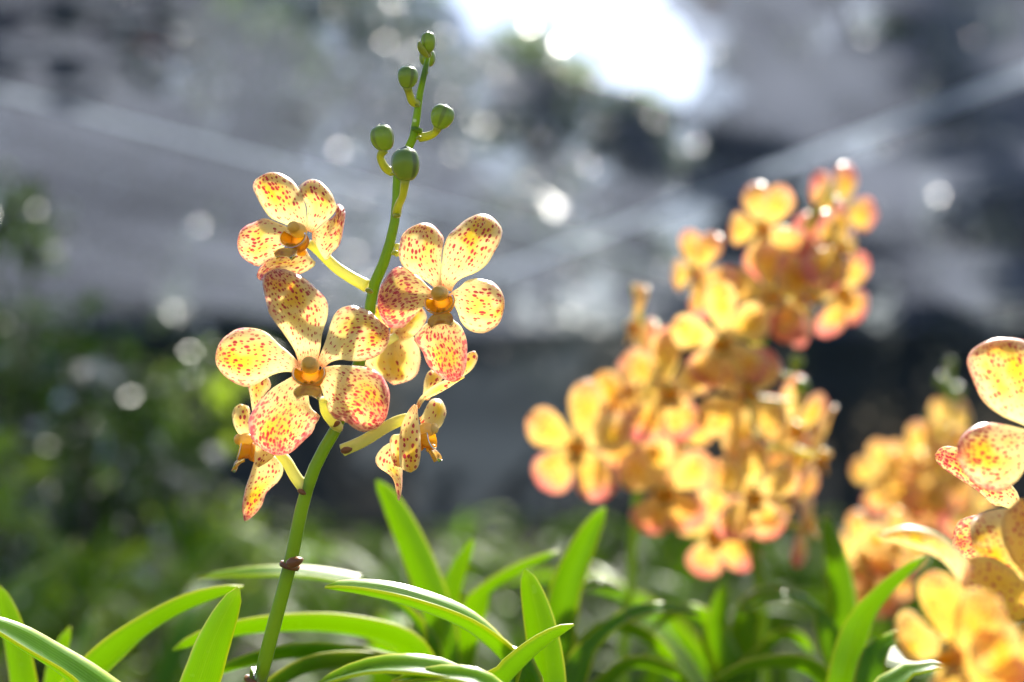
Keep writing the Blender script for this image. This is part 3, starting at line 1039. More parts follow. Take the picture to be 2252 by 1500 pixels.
# --- flower turned away, behind the stem
f, o = new_flower(868, 735, 26, (0.35, 0.9, 0.05), 0, 0.9)
f['label'] = 'flower seen from behind, half hidden by the stem'
D = P_(24)
traced_petal(f, o, 'sepal', [(850, 742), (822, 752), (806, 772), (800, 800)], [(880, 724), (902, 732), (920, 760), (924, 800), (908, 832)], (866, 846), D, 0, 2, 2.6, 0.1, 0.75, 0.6, 0.0, seed=16)
traced_petal(f, o, 'petal', [(862, 742), (868, 715), (890, 690)], [(885, 745), (915, 735), (938, 700)], (925, 672), D, 0, 3, 1.5, 0.1, 0.5, 0.6, 0, seed=17)
traced_petal(f, o, 'petal', [(860, 720), (832, 722), (815, 700)], [(868, 700), (860, 680), (840, 668)], (820, 676), D, 1, 4, 1.5, 0.1, 0.5, 0.6, 0, seed=18)
traced_petal(f, o, 'sepal', [(870, 720), (880, 690), (890, 655)], [(890, 725), (912, 700), (925, 665)], (908, 640), D, 2, 6, 1.5, 0.1, 0.5, 0.6, 0, seed=18)
q = [Vector(p) - o for p in (W(868, 742, P_(22)), W(845, 752, P_(15)), W(815, 755, P_(9)), W(803, 760, P_(8)))]
pedicel(f, q, 0.0014, 0.0018)

# --- lower left flower, profile facing left
f, o = new_flower(560, 978, 9, (-0.96, -0.2, 0.0), 0, 0.95)
f['label'] = 'lower left flower in profile facing left'
z = zx(460, 820, 4.4125)
D = P_(9)
traced_petal(f, o, 'sepal', z([(430, 470), (415, 330), (395, 200), (378, 120), (400, 40)]), z([(500, 470), (500, 330), (530, 220), (590, 150), (590, 80)]), z([(520, -20)])[0], D, 1, 6, 1.0, 0.45, 0.5, 0.5, 0, seed=19)
traced_petal(f, o, 'petal', z([(345, 650), (300, 610), (250, 530), (225, 420), (250, 340)]), z([(440, 600), (400, 520), (392, 430), (395, 370), (370, 325)]), z([(305, 306)])[0], D, 0, 7, 2.0, 0.05, 0.1, 0.6, 0, seed=20, curl=-2)
traced_petal(f, o, 'petal', z([(452, 690), (448, 760), (442, 830), (445, 890)]), z([(560, 700), (610, 780), (632, 805), (570, 860), (520, 890)]), z([(478, 915)])[0], D, -4, -3, 1.2, 0.3, 0.15, 0.5, 0, seed=21)
traced_petal(f, o, 'sepal', z([(470, 760), (440, 860), (400, 990), (360, 1100), (330, 1230), (322, 1330)]), z([(560, 780), (650, 820), (705, 890), (715, 970), (660, 1060), (555, 1160), (500, 1300), (420, 1390)]), z([(345, 1442)])[0], D, 1, 1, 3.0, 0.45, 0.9, 0.8, 4.0, seed=22)
traced_petal(f, o, 'sepal', z([(480, 740), (450, 850), (425, 930)]), z([(540, 760), (530, 880), (510, 960)]), z([(460, 1010)])[0], D, 4, 6, 1.0, 0.3, 0.5, 0.5, 0, seed=23)
q = [Vector(p) - o for p in (W(568, 985, P_(8)), W(600, 985, P_(7)), W(628, 1010, P_(5)), W(652, 1050, P_(3)), W(673, 1078, P_(2)))]
pedicel(f, q, 0.0016, 0.0020)
bract(664, 1082, 0, 11, 0, -30)

# --- lower right flower, profile facing right
f, o = new_flower(920, 955, 6, (0.95, -0.22, 0.0), 0, 0.95)
f['label'] = 'lower right flower in profile facing right'
z = zx(780, 760, 4.1667)
D = P_(6)
traced_petal(f, o, 'sepal', z([(548, 540), (500, 590), (450, 680), (420, 780), (410, 900), (412, 1020), (430, 1120)]), z([(570, 550), (580, 650), (595, 770), (603, 900), (598, 1030), (572, 1120)]), z([(510, 1163)])[0], D, -6, -4, 3.0, 0.35, 0.1, 0.5, 0, seed=24)
traced_petal(f, o, 'petal', z([(500, 760), (420, 810), (350, 822), (322, 870), (330, 950), (340, 1040)]), z([(540, 800), (520, 900), (500, 1000), (460, 1100)]), z([(385, 1108)])[0], D, -2, -2, 1.6, 0.2, 0.7, 0.8, 0, seed=25)
traced_petal(f, o, 'sepal', z([(480, 840), (330, 890), (250, 940), (200, 1010), (195, 1070), (230, 1120), (310, 1170), (360, 1230), (385, 1340)]), z([(520, 900), (480, 1000), (440, 1090), (435, 1200), (428, 1310), (415, 1390)]), z([(402, 1425)])[0], D, 1, 1, 2.4, 0.3, 0.8, 0.6, 2.0, seed=26)
traced_petal(f, o, 'petal', z([(590, 660), (620, 640), (660, 560), (700, 500), (750, 488)]), z([(650, 860), (700, 790), (770, 760), (820, 680), (835, 600), (810, 530)]), z([(785, 498)])[0], D, 1, 7, 2.4, 0.05, 0.25, 0.6, 0, seed=27, curl=1.5)
traced_petal(f, o, 'sepal', z([(560, 560), (590, 490), (680, 400), (760, 350), (850, 310), (930, 290)]), z([(590, 580), (640, 500), (740, 450), (850, 390), (940, 330)]), z([(1012, 285)])[0], D, 0, -4, 1.2, 0.05, 0.05, 1.2, 2.0, seed=28)
traced_petal(f, o, 'sepal', z([(620, 500), (632, 400), (640, 320), (670, 250)]), z([(680, 500), (740, 400), (790, 330), (800, 280)]), z([(720, 215)])[0], D, 4, 6, 1.2, 0.05, 0.3, 0.6, 0, seed=29)
traced_petal(f, o, 'petal', z([(800, 340), (900, 250), (990, 130), (1040, 70)]), z([(860, 360), (980, 290), (1080, 210), (1125, 110)]), z([(1100, 52)])[0], D, 6, 3, 1.4, 0.1, 0.25, 0.6, 0, seed=30)
q = [Vector(p) - o for p in (W(915, 925, P_(5)), W(890, 922, P_(4)), W(850, 938, P_(3)), W(800, 968, P_(2)), W(752, 990, P_(2)))]
pedicel(f, q, 0.0017, 0.0020)
bract(762, 990, 0, 14, 0, 12)


# --- buds
def bud_mesh(r, h, seg=30, nv=16):
    V, UV, F = [], [], []
    for i in range(nv + 1):
        t = i / nv
        rr = r * max(0.0, 1 - abs(2 * t - 1) ** 2.5) ** 0.45 * (0.84 + 0.16 * ss(0, .6, t))
        for k in range(seg + 1):
            a = 2 * math.pi * k / seg
            w = abs((k / seg * 3) % 1 - 0.5)
            g = 1 - 0.10 * math.exp(-(w / 0.07) ** 2) * math.sin(math.pi * t)
            V.append((math.cos(a) * rr * g, math.sin(a) * rr * g, h * (t - 0.5) + (0.06 * h * math.exp(-(w / 0.1) ** 2) if t == 1 else 0)))
            UV.append((k / seg, t))
    for i in range(nv):
        for k in range(seg):
            a = i * (seg + 1) + k
            F.append((a, a + 1, a + seg + 2, a + seg + 1))
    return mesh_from('bud', V, F, [M['bud']], None, {'UV': UV})


def bud(plant, org, c, axis, r, h, stalk, spin=0.0, rs=(0.0010, 0.0013)):
    """c world centre, axis from stalk to tip, stalk: world points from bud to stem."""
    me = bud_mesh(r, h)
    for v in me.vertices:
        f = v.co.z / h
        v.co.x += r * (0.22 * f * f + 0.06 * noise.noise(v.co * (1.2 / r)))
        v.co.y *= 1 + 0.10 * f
    m = axis.normalized().to_track_quat('Z', 'Y').to_matrix().to_4x4() @ Matrix.Rotation(spin, 4, 'Z')
    me.transform(m)
    b = link('bud', me, plant, c - org)
    pts = [c - axis.normalized() * h * 0.42] + list(stalk)
    pts = [p - c for p in pts]
    n = len(pts)
    rad = [rs[0] * 1.35] + [rs[0] + (rs[1] - rs[0]) * i / (n - 1) for i in range(1, n)]
    link('bud_stalk', tube('bud_stalk', pts, rad, [M['budstalk']], 10, n=10), b)
    return b


s0 = D0 / FPX
for (cx, cy, ax, ay, r, h, dep, stalk, spin) in [
        (891, 363, -0.02, 1, 32, 74, -8, [(886, 430, -5), (876, 452, 0), (872, 472, 4)], 0.55),
        (841, 304, -0.20, 1, 27, 60, 2, [(836, 345, 3), (848, 370, 4), (862, 378, 6)], 2.0),
        (897, 170, 0.05, 1, 23, 50, -3, [(900, 205, -1), (906, 222, 1), (917, 228, 3)], 1.55),
        (972, 257, 0.40, 1, 26, 56, 0, [(958, 290, 2), (945, 298, 3), (922, 303, 4)], 0.3),
        (942, 93, -0.02, 1, 16.5, 46, 0, [(943, 116, 1), (943, 122, 2)], 1.2),
        (940, 128, 0.05, 1, 19, 40, 8, [(938, 150, 6), (936, 160, 3)], 0.2)]:
    c = W(cx, cy, P_(dep))
    axis = (RGT * ax + UPV * ay).normalized()
    bud(main, main_org, c, axis, r * s0, h * s0, [W(a, b, P_(d)) for a, b, d in stalk], spin, (0.0011, 0.0015) if cy > 160 else (0.0007, 0.0009))
for (bx, by, s, a) in [(812, 640, 10, -25), (868, 556, 9, 20), (803, 764, 9, -20), (873, 474, 9, 10), (918, 232, 6, -25), (921, 303, 7, 20), (864, 382, 6, -20)]:
    bract(bx, by, 0, s, 1, a).data.materials[0] = M['budstalk']
# small pointed bract beside the top bud
tipb = [W(940, 124, P_(1)) - main_org, W(930, 112, P_(-1)) - main_org, W(924, 102, P_(-2)) - main_org, W(922, 92, P_(-2)) - main_org]
link('bract', tube('bract', tipb, [0.0008, 0.0012, 0.0010, 0.0003], [M['budstalk']], 8, n=8), main)


# ------------------------------------------------------------------ other orchids: one flower kit, copied
PROF = [(0, .20), (.12, .30), (.28, .58), (.45, .86), (.62, 1.0), (.78, .95), (.90, .68), (.97, .36), (1, .12)]


def prof(t):
    for (a, x), (b, y) in zip(PROF, PROF[1:]):
        if t <= b:
            return x + (y - x) * ss(0, 1, (t - a) / (b - a)) if b > a else y
    return 0.1


def kit_petal(name, ang, L, Wd, back, curl, cup, seed, z0, sway=0.0):
    nt, nu = 12, 8
    G, wf = [], []
    ca, sa = math.cos(R(ang)), math.sin(R(ang))
    for i in range(nt + 1):
        t = i / nt
        w = Wd / 2 * prof(t)
        wf.append(prof(t))
        row = []
        for j in range(nu + 1):
            u = 2 * j / nu - 1
            along = L * (t - 0.10 * t * t * max(0, curl))
            z = z0 + back * t * L * 0.3 - curl * t ** 3 * L * 0.35 - cup * (u * u) * w * 0.5 + noise.noise((u * 1.3, t * 3, seed * 3.7)) * 2.2 * t
            x, y = along + 1.5, -u * w + sway * t * t * L
            row.append(Vector((x * ca - y * sa, x * sa + y * ca, z)) * MM)
        G.append(row)
    n, m = nt + 1, nu + 1
    UV = [[(j / nu, i / nt) for j in range(m)] for i in range(n)]
    MMc = [[((j / nu - 0.5) * Wd * (0.45 + 0.55 * wf[i]), i / nt * L) for j in range(m)] for i in range(n)]
    return shell(name, G, (UV, MMc), 0.55 * MM, [M['petal']])


KITS = []
for kk in range(5):
    rk = random.Random(300 + kk)
    a = [90 + rk.uniform(-5, 5), 22 + rk.uniform(-8, 8), 158 + rk.uniform(-8, 8), -58 + rk.uniform(-8, 8), -122 + rk.uniform(-8, 8)]
    KITS.append([
        ('sepal', kit_petal('sepal', a[0], rk.uniform(25, 29), 16, rk.uniform(-.2, .5), rk.uniform(-.2, .7), .5, kk * 5, -0.8)),
        ('petal', kit_petal('petal', a[1], rk.uniform(23, 27), 18, rk.uniform(-.1, .7), rk.uniform(.2, 1.2), .3, kk * 5 + 1, 0.6, .08)),
        ('petal', kit_petal('petal', a[2], rk.uniform(23, 27), 18, rk.uniform(-.1, .7), rk.uniform(.2, 1.2), .3, kk * 5 + 2, 0.6, -.08)),
        ('sepal', kit_petal('sepal', a[3], rk.uniform(25, 29), 20, rk.uniform(-.2, .4), rk.uniform(-.2, .8), .5, kk * 5 + 3, -0.6)),
        ('sepal', kit_petal('sepal', a[4], rk.uniform(25, 29), 20, rk.uniform(-.2, .4), rk.uniform(-.2, .8), .5, kk * 5 + 4, -0.6)),
        ('lip', LIP)])
FR = random.Random(77)


def kit_flower(plant, org, c, face, roll, scale, attach, dens=None, pink=None, warm=0.72):
    kit = KITS[FR.randrange(5)]
    f = link('flower', COLUMN, plant)
    m = Matrix.Translation(c - org) @ frame(face, Vector((0, 0, 1)), roll) @ Matrix.Scale(scale, 4)
    f.matrix_local = m
    dd = FR.uniform(.12, .36) if dens is None else dens
    pp = FR.uniform(.25, .85) if pink is None else pink
    for q, (nm, me) in enumerate(kit):
        low = q in (3, 4)
        o = link(nm, me, f)
        if nm != 'lip':
            o['density'] = dd + (0.35 if low else 0)
            o['pink'] = pp + (0.5 if nm == 'sepal' and low else 0)
            o['warm'] = warm * FR.uniform(.7, 1.2)
    if attach is not None:
        inv = m.inverted()
        a = inv @ (attach - org)
        b = Vector((0, -1, -9)) * MM
        mid_ = (a + b) / 2 + Vector((0, 0.004, -0.003))
        pedicel(f, [Vector((0, -1, 0)) * MM, b, mid_, a], 0.0015, 0.0020)
    return f


def spike(plant, org, pts, r0, r1, nseg=40):
    """pts: world points from the ground up."""
    n = len(pts)
    rad = [r0 + (r1 - r0) * i / (n - 1) for i in range(n)]
    return link('stem', tube('stem', [p - org for p in pts], rad, [M['stem']], 10, n=nseg), plant)


def near_on(pts, c):
    best = min(spline(pts, 120), key=lambda q: (q - c).length + max(0, q.z - c.z) * 0.8)
    return best


def plant_at(px, d, label, group=None):
    p = W(px, 1300, d)
    org = Vector((p.x, p.y, 0))
    return thing('orchid_plant', label, 'orchid', org, group), org


# middle right cluster: two spikes
def cluster(plant, org, path, flowers, scale, dmid, r0=0.0035, r1=0.0015, spread=0.03):
    pts = [Vector((org.x, org.y, 0)), Vector((org.x, org.y, 0.4))] + [W(x, y, d) for x, y, d in path]
    spike(plant, org, pts, r0, r1)
    for (fx, fy, az, roll, dd) in flowers:
        c = W(fx, fy, dmid + dd)
        face = Vector((math.sin(R(az)), -math.cos(R(az)), FR.uniform(-.38, .08)))
        kit_flower(plant, org, c, face, roll, 1.05 * scale * FR.uniform(.9, 1.08), near_on(pts, c), None, 1.7 if fx > 1790 and fy < 700 else None)
    return pts


pB, oB = plant_at(1690, 0.76, 'tall orchid spike densely packed with blurred orange flowers, middle of the right half')
ptsB = cluster(pB, oB, [(1685, 1500, .77), (1660, 1250, .77), (1650, 1050, .77), (1655, 860, .76), (1690, 700, .76), (1745, 560, .76), (1800, 440, .76), (1830, 405, .76)], [
    (1680, 500, -35, 22, 0.0), (1845, 545, 38, -14, -.02), (1846, 640, 24, 30, .02), (1842, 470, 30, -20, .02), (1535, 600, -50, 28, .0), (1694, 648, 8, 4, -.02), (1765, 648, 45, -12, -.01),
    (1590, 745, -18, 6, -.06), (1640, 880, 10, 175, -.05),
    (1742, 940, 35, 10, .04), (1800, 1000, 80, 0, .0), (1655, 1085, 4, 0, -.06), (1730, 1075, 40, -18, .03),
    (1570, 1170, -15, 6, .02), (1768, 1150, 70, 4, .0)], 1.0, .76)
for (bx, by, hx, r) in [(1838, 448, .2, 15), (1752, 795, .5, 16), (1762, 850, .6, 17)]:
    c = W(bx, by, .755)
    bud(pB, oB, c, (RGT * hx + UPV).normalized(), r * .755 / FPX, 2.2 * r * .755 / FPX, [c + Vector((-.003, 0, -.008)), near_on(ptsB, c)], 0.4)

pC, oC = plant_at(1360, 0.78, 'orchid spike of blurred orange flowers on the left flank of the tall packed spike')
cluster(pC, oC, [(1370, 1500, .80), (1385, 1300, .80), (1400, 1100, .80), (1415, 950, .79), (1425, 820, .79), (1412, 700, .78), (1390, 630, .78)], [
    (1272, 975, -10, -6, -.05), (1378, 925, 5, 24, .03), (1465, 855, 12, 0, -.05), (1478, 960, 20, -10, .01), (1402, 720, -85, 30, .0), (1460, 1072, -5, 8, -.02),
    (1395, 850, -40, -30, .02)], 1.05, .77)

# right-hand spikes farther back
pD, oD = plant_at(2070, 1.05, 'small blurred orange orchid spike, farthest of the flowering ones near the right edge')
ptsD = cluster(pD, oD, [(2040, 1500, 1.06), (2050, 1250, 1.06), (2065, 1050, 1.06), (2085, 900, 1.06), (2092, 820, 1.06)], [
    (1940, 1050, -25, 12, -.02), (2015, 1010, -5, 0, -.01), (2090, 950, 20, 24, .0), (2055, 1075, 8, 0, -.02), (2000, 1110, -20, 20, .0), (2110, 1040, 30, -15, .0), (2130, 1120, 15, 0, .02)], 1.0, 1.05)
for (bx, by, r) in [(2072, 838, 13), (2104, 862, 14), (2052, 918, 14), (2090, 800, 10)]:
    c = W(bx, by, 1.055)
    bud(pD, oD, c, (RGT * (bx - 2088) / 60 + UPV).normalized(), r * 1.055 / FPX, 2.3 * r * 1.055 / FPX, [near_on(ptsD, c)], 0.4)
pE, oE = plant_at(1935, 0.88, 'short orchid stalk of blurred yellow flowers low at the right, left of the near blooms')
cluster(pE, oE, [(1945, 1500, .9), (1935, 1350, .9), (1925, 1200, .9)], [
    (1900, 1215, -35, 12, -.02), (1965, 1200, 15, -10, -.02), (1915, 1275, -15, 0, -.01), (1985, 1250, 40, 10, .0), (1880, 1255, -60, 0, .0)], 0.85, .89)

# ------------------------------------------------------------------ near blooms at the right edge
DN = 0.415
pF_c = W(2240, 1300, DN)
oF = Vector((pF_c.x + 0.02, pF_c.y + 0.02, 0))
pF = thing('orchid_plant', 'near orchid cut by the right edge with large pink-speckled yellow blooms', 'orchid', oF)
ptsF = [Vector((oF.x, oF.y, 0)), Vector((oF.x, oF.y, .4))] + [W(x, y, d) for x, y, d in [(2330, 1650, .43), (2320, 1400, .43), (2310, 1150, .435), (2330, 900, .435), (2340, 700, .44)]]
spike(pF, oF, ptsF, .0035, .002)


def near_flower(cx, cy, D, face, lab):
    c = W(cx, cy, D)
    f = bpy.data.objects.new('flower', COLUMN.copy())
    COL.objects.link(f)
    f.parent = pF
    f.location = c - oF
    m = frame(Vector(face))
    f.data.transform(m)
    l = link('lip', LIP.copy(), f)
    l.data.transform(m)
    f['label'] = lab
    pedicel(f, [Vector((0, 0.002, 0)), Vector((0.004, .006, -.004)), near_on(ptsF, c) - c], .0014, .002)
    return f, c


z = zx(1820, 700, 1.875)
f, o = near_flower(2300, 985, .412, (0.3, -0.9, 0.1), 'uppermost near flower, mostly outside the frame')
traced_petal(f, o, 'sepal', z([(900, 520), (830, 452), (720, 402), (642, 342), (600, 250), (577, 190), (588, 140), (636, 105)]), z([(960, 460), (930, 350), (905, 250), (880, 160), (830, 102), (770, 84)]), z([(692, 82)])[0], .412, 0, -4, 3.0, 0.45, 0.75, 0.6, 0, seed=41, curl=2)
traced_petal(f, o, 'petal', z([(900, 500), (850, 470), (780, 450), (700, 434), (630, 434), (570, 470), (541, 515)]), z([(900, 560), (832, 590), (790, 660), (740, 700), (690, 714), (622, 690), (576, 650), (546, 592)]), z([(536, 552)])[0], .412, 0, -9, 3.0, 0.5, 0.95, 0.6, 0, seed=42, curl=1)
traced_petal(f, o, 'petal', z([(930, 520), (990, 440), (1060, 380)]), z([(950, 560), (1040, 560), (1110, 500)]), z([(1120, 420)])[0], .412, 0, -4, 2.0, 0.5, 0.8, 0.6, 0, seed=43)
traced_petal(f, o, 'sepal', z([(900, 560), (860, 640), (845, 760)]), z([(960, 570), (990, 680), (980, 800)]), z([(905, 850)])[0], .412, 1, 2, 2.0, 0.7, 0.9, 0.6, 0, seed=44)
f, o = near_flower(2262, 1180, .418, (-0.2, -0.9, 0.3), 'near yellow flower in the middle of the right edge')
traced_petal(f, o, 'sepal', z([(810, 830), (770, 700), (650, 640), (560, 545), (500, 528), (465, 535)]), z([(780, 880), (745, 785), (680, 768), (620, 712), (540, 660), (476, 616), (450, 590)]), z([(443, 565)])[0], .435, 0, 6, 1.5, 0.95, 0.2, 0.4, 0, seed=45)
traced_petal(f, o, 'petal', z([(830, 800), (760, 785), (680, 790), (620, 812), (590, 850)]), z([(860, 900), (840, 1120), (760, 1105), (680, 1052), (622, 985)]), z([(592, 920)])[0], .405, 0, -10, 3.0, 0.35, 0.35, 0.8, 0, seed=46, curl=2)
traced_petal(f, o, 'sepal', z([(800, 860), (660, 812), (582, 820), (532, 850), (517, 915)]), z([(800, 930), (760, 1010), (690, 1035), (640, 1026), (582, 1010), (540, 968)]), z([(519, 940)])[0], .43, 0, 2, 1.5, 1.0, 0.4, 0.6, 0, seed=47, curl=-1)
traced_petal(f, o, 'sepal', z([(830, 900), (760, 1000), (690, 1050)]), z([(880, 920), (860, 1020), (800, 1120)]), z([(720, 1110)])[0], .428, 0, 3, 1.5, 0.9, 0.6, 0.6, 0, seed=48)
traced_petal(f, o, 'sepal', [(2140, 1250), (2080, 1185), (2000, 1158)], [(2125, 1300), (2070, 1230), (1990, 1198)], (1925, 1176), .36, 0, 2, 2.0, 0.1, 0.3, 0.4, 0, seed=49)
for (cx, cy, D, az, el, roll, sc) in [
        (2095, 1430, .330, -40, -0.1, 18, .68), (2240, 1520, .325, 10, -0.2, -30, .72), (2310, 1335, .385, 5, -0.1, 12, 1.05)]:
    c = W(cx, cy, D)
    kit_flower(pF, oF, c, Vector((math.sin(R(az)), -math.cos(R(az)), el)), roll, sc, near_on(ptsF, c), .25, .25, .95)


# ------------------------------------------------------------------ strap leaves
def leaf_grid(P, wid, N, fold, nu=6, wfn=None):
    n = len(P)
    G = []
    for i, p in enumerate(P):
        t = i / (n - 1)
        T = (P[min(i + 1, n - 1)] - P[max(i - 1, 0)]).normalized()
        nn = (N(T, t))
        nn = (nn - T * nn.dot(T)).normalized()
        S = T.cross(nn).normalized()
        w = wid / 2 * ((0.82 + 0.18 * ss(0, .3, t)) * max(0.0, 1 - t ** 4.2) ** 0.62 + 0.05)
        row = []
        for j in range(nu + 1):
            u = 2 * j / nu - 1
            row.append(p + S * (u * w) + nn * (w * fold * (abs(u) ** 1.3)))
        G.append(row)
    return G


def leaf_from(parent, org, px, width, roll=0.0, fold=0.45, n=22, name='leaf', root=None):
    """px: (x, y, depth) from base to tip; roll > 0 turns the upper face to the lens, < 0 the underside."""
    P = [W(*q) for q in px]
    if root is not None:
        P = [root] + P
    P = [p - org for p in spline(P, n)]

    def N(T, t):
        up = Vector((0, 0, 1)) + FWD * 0.0
        up = up - T * up.dot(T)
        if up.length < 0.25:
            up = up + (-FWD) * 0.3
        up.normalize()
        tc = -FWD - T * (-FWD).dot(T)
        tc = (tc - up * tc.dot(up))
        tc = tc.normalized() if tc.length > 1e-4 else T.cross(up)
        raw = (-FWD - T * (-FWD).dot(T)).normalized()
        flat = up * math.cos(R(roll)) + tc * math.sin(R(roll))
        return flat.normalized().lerp(raw * math.copysign(1, roll), ss(.72, .92, abs(T.z)))
    G = leaf_grid(P, width, N, fold)
    m = len(G[0])
    UV = [[(j / (m - 1), i / n) for j in range(m)] for i in range(n + 1)]
    return link(name, shell(name, G, (UV, UV), 0.0013, [M['leaf']]), parent)


def leafy(px, py, d, label, leaves):
    p = W(px, py, d)
    org = Vector((p.x, p.y, 0))
    root = thing('orchid_plant', label, 'orchid', org, 'leafy orchids in the front row')
    top = max(W(*l[0][0]).z for l in leaves)
    link('cane', tube('cane', [Vector((0, 0, 0)), Vector((.004, 0, .3)), Vector((0, .003, min(top, CAM.z - .1)))], [.008, .008, .007], [M['trunk']], 10, n=12), root)
    for (pts, w, roll, fold) in leaves:
        rz = min(W(*pts[0]).z - .02, CAM.z - .12)
        leaf_from(root, org, pts, w, roll, fold, root=Vector((org.x, org.y, rz)) if len(pts) < 6 else None)
    return root


leafy(70, 1750, .50, 'leafy orchid at the lower left corner whose long blade arches right', [
    ([(60, 1600, .52), (45, 1480, .52), (22, 1370, .52), (-5, 1285, .52)], .010, -55, .4),
    ([(110, 1560, .56), (125, 1450, .56), (155, 1378, .56)], .010, -50, .4),
    ([(150, 1560, .50), (210, 1480, .50), (300, 1402, .50), (410, 1335, .505), (535, 1290, .51)], .013, -35, .45)])
leafy(470, 1750, .465, 'leafy orchid left of the main stem with an upright pointed blade', [
    ([(335, 1645, .470), (180, 1514, .462), (75, 1440, .452), (-10, 1388, .445), (-60, 1362, .44)], .019, 30, .5),
    ([(425, 1580, .46), (448, 1470, .457), (482, 1380, .455), (525, 1292, .455)], .0125, -62, .55),
    ([(520, 1600, .50), (640, 1490, .52), (760, 1460, .53), (900, 1470, .54), (960, 1500, .54)], .012, -40, .4)])
leafy(985, 1700, .60, 'leafy orchid behind the main stem with long blades arching left and an upright one', [
    ([(965, 1520, .60), (930, 1400, .59), (850, 1312, .58), (700, 1272, .57), (560, 1265, .56), (435, 1272, .56)], .0105, 18, .5),
    ([(985, 1480, .60), (972, 1390, .60), (945, 1300, .60), (905, 1200, .60), (862, 1110, .60), (828, 1055, .60)], .0125, -60, .5),
    ([(985, 1500, .62), (985, 1340, .62), (1005, 1260, .62), (1042, 1185, .62)], .010, -60, .5),
    ([(1010, 1480, .63), (1050, 1330, .62), (1130, 1262, .62), (1230, 1212, .62)], .011, -30, .4),
    ([(960, 1560, .56), (900, 1430, .55), (760, 1385, .54), (600, 1382, .53), (470, 1400, .525), (380, 1430, .525)], .0125, -38, .4),
    ([(960, 1560, .55), (880, 1480, .54), (700, 1440, .53), (560, 1455, .525), (430, 1500, .52)], .012, -38, .4)])
leafy(1165, 1720, .47, 'leafy orchid right of the main stem with a broad blade arching left', [
    ([(1175, 1600, .475), (1128, 1480, .470), (1035, 1388, .465), (905, 1332, .46), (800, 1305, .458), (714, 1292, .456)], .0150, 12, .62),
    ([(1075, 1560, .45), (1120, 1495, .45), (1190, 1425, .452), (1262, 1374, .455)], .0145, -20, .7),
    ([(1186, 1690, .472), (1206, 1590, .476), (1206, 1500, .48), (1196, 1420, .48), (1178, 1335, .48), (1155, 1252, .48)], .0115, -65, .5),
    ([(1090, 1600, .43), (1000, 1500, .425), (900, 1475, .42), (800, 1478, .42), (690, 1510, .42)], .012, 25, .5),
    ([(1160, 1620, .43), (1080, 1520, .42), (980, 1490, .42), (860, 1500, .42)], .011, 25, .5)])
leafy(1240, 1650, .62, 'leafy orchid with one dark upright blade below the left orange flowers', [
    ([(1222, 1500, .62), (1228, 1390, .62), (1245, 1290, .62), (1280, 1205, .62), (1330, 1115, .62)], .0140, 55, .5),
    ([(1230, 1560, .60), (1290, 1450, .60), (1370, 1372, .60), (1450, 1345, .60), (1540, 1352, .60)], .0125, 22, .5),
    ([(1230, 1560, .64), (1320, 1395, .64), (1410, 1400, .64), (1490, 1460, .64)], .012, -40, .4),
    ([(1300, 1560, .62), (1380, 1470, .62), (1470, 1480, .62), (1530, 1530, .62)], .013, -30, .4),
    ([(1220, 1500, .64), (1250, 1340, .64), (1300, 1290, .64), (1370, 1300, .64)], .011, 20, .4)])
leafy(1870, 1680, .62, 'leafy orchid under the low yellow stalk with a diagonal bright blade', [
    ([(1850, 1560, .56), (1882, 1400, .56), (1945, 1310, .56), (2035, 1222, .56)], .0125, -50, .5),
    ([(1868, 1500, .66), (1862, 1380, .66), (1845, 1250, .66), (1815, 1130, .66)], .014, -60, .5),
    ([(1860, 1580, .60), (1780, 1475, .60), (1660, 1468, .60), (1570, 1500, .60)], .0125, -35, .4),
    ([(1890, 1560, .55), (1930, 1440, .55), (2010, 1400, .55), (2080, 1420, .55)], .013, 22, .4),
    ([(1880, 1560, .66), (1790, 1350, .66), (1700, 1320, .66), (1630, 1350, .66)], .013, 25, .4),
    ([(1900, 1600, .50), (1970, 1500, .50), (2060, 1470, .50), (2160, 1490, .50)], .014, 15, .4)])
leafy(1610, 1650, .72, 'leafy orchid beneath the tall packed spike with drooping green blades', [
    ([(1600, 1500, .72), (1560, 1380, .72), (1500, 1350, .72), (1430, 1390, .72)], .0145, -30, .4),
    ([(1620, 1500, .72), (1640, 1360, .72), (1690, 1310, .72), (1770, 1320, .72)], .0145, 22, .4),
    ([(1620, 1500, .70), (1580, 1400, .70), (1585, 1330, .70), (1600, 1280, .70)], .0125, -55, .4),
    ([(1630, 1520, .70), (1690, 1430, .70), (1740, 1400, .70), (1790, 1440, .70)], .014, -30, .4)])

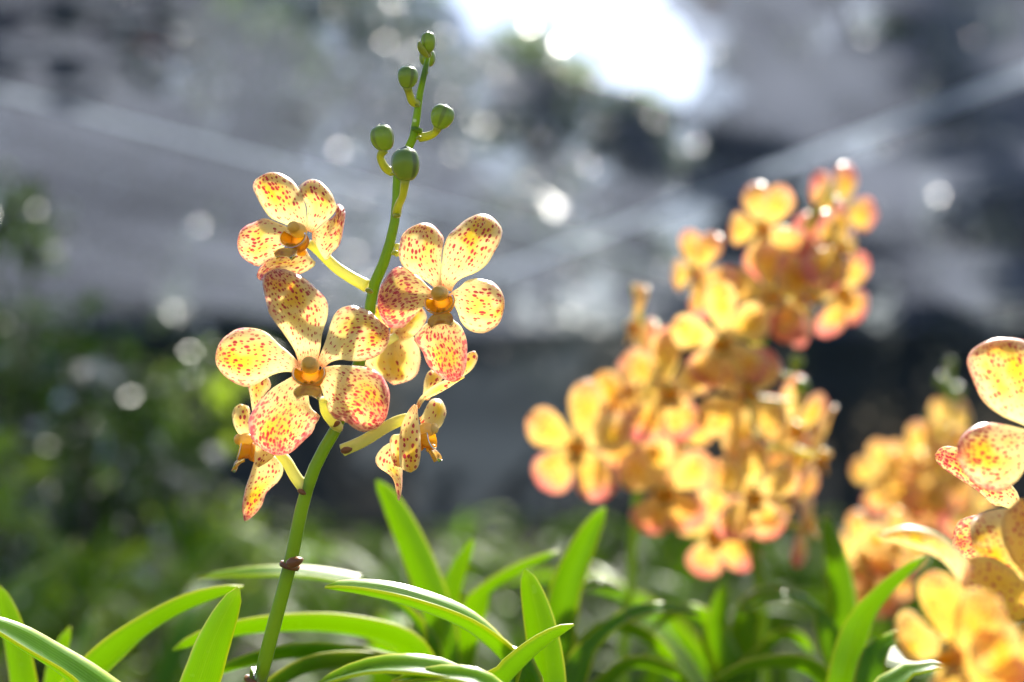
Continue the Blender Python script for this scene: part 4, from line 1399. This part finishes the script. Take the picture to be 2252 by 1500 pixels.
# generic leafy plants filling the beds behind
LG = random.Random(5)
LEAVES = []
for i in range(7):
    L = LG.uniform(.17, .27)
    rise, droop = LG.uniform(.55, 1.15), LG.uniform(.6, 2.0)
    P, p, a = [], Vector((0, 0, 0)), rise
    for s in range(15):
        P.append(p.copy())
        p = p + Vector((math.cos(a), LG.uniform(-.03, .03), math.sin(a))) * (L / 14)
        a -= droop / 14
    G = leaf_grid(P, LG.uniform(.020, .028), lambda T, t: Vector((0, 0, 1)) if abs(T.z) < .95 else Vector((-1, 0, 0)), .45, 4)
    UV = [[(j / 4, q / 14) for j in range(5)] for q in range(15)]
    LEAVES.append(shell('leaf', G, (UV, UV), .0014, [M['leaf']]))


def bed_plant(seed, h):
    rg = random.Random(seed)
    root = thing('orchid_plant', 'flowerless leafy orchid in the blurred rows behind the front blades', 'orchid', (0, 0, 0), 'flowerless orchids in the rows behind')
    link('cane', tube('cane', [Vector((0, 0, 0)), Vector((.006, 0, h * .5)), Vector((0, .004, h))], [.009, .009, .006], [M['trunk']], 8, n=8), root)
    az = rg.uniform(0, 6.28)
    n = 11
    for i in range(n):
        o = link('leaf', LEAVES[rg.randrange(7)], root, Vector((0, 0, h - .02 - (n - 1 - i) * .021)))
        o.rotation_euler = (rg.uniform(-.25, .25), -0.5 * (i / n) ** 2, az + (i % 2) * math.pi + rg.uniform(-.45, .45))
        s = rg.uniform(.8, 1.15)
        o.scale = (s, s, s)
    return root


PROTO = [bed_plant(900 + i, .62) for i in range(5)]
spots = []
for row in range(12):
    yd = .70 + row * .34 * (1 + row * .07)
    half = yd * .48 + .25
    cnt = max(3, int(2 * half / (.21 + .01 * row)))
    for i in range(cnt):
        spots.append((-half + 2 * half * (i + .5) / cnt + LG.uniform(-.07, .07), yd + LG.uniform(-.09, .09), row))
for i, (x, y, row) in enumerate(spots):
    o = PROTO[i] if i < 5 else dup(PROTO[LG.randrange(5)])
    o.location = (x, y, 0.0)
    o.rotation_euler = (0, 0, LG.uniform(0, 6.28))
    top = CAM.z - (.075, .125, .105, .09)[min(row + 1, 3) if row < 3 else 0] - .034 * y + LG.uniform(-.06, .02)
    s = (top - .07) / .62
    o.scale = (1, 1, s) if False else (s, s, s)
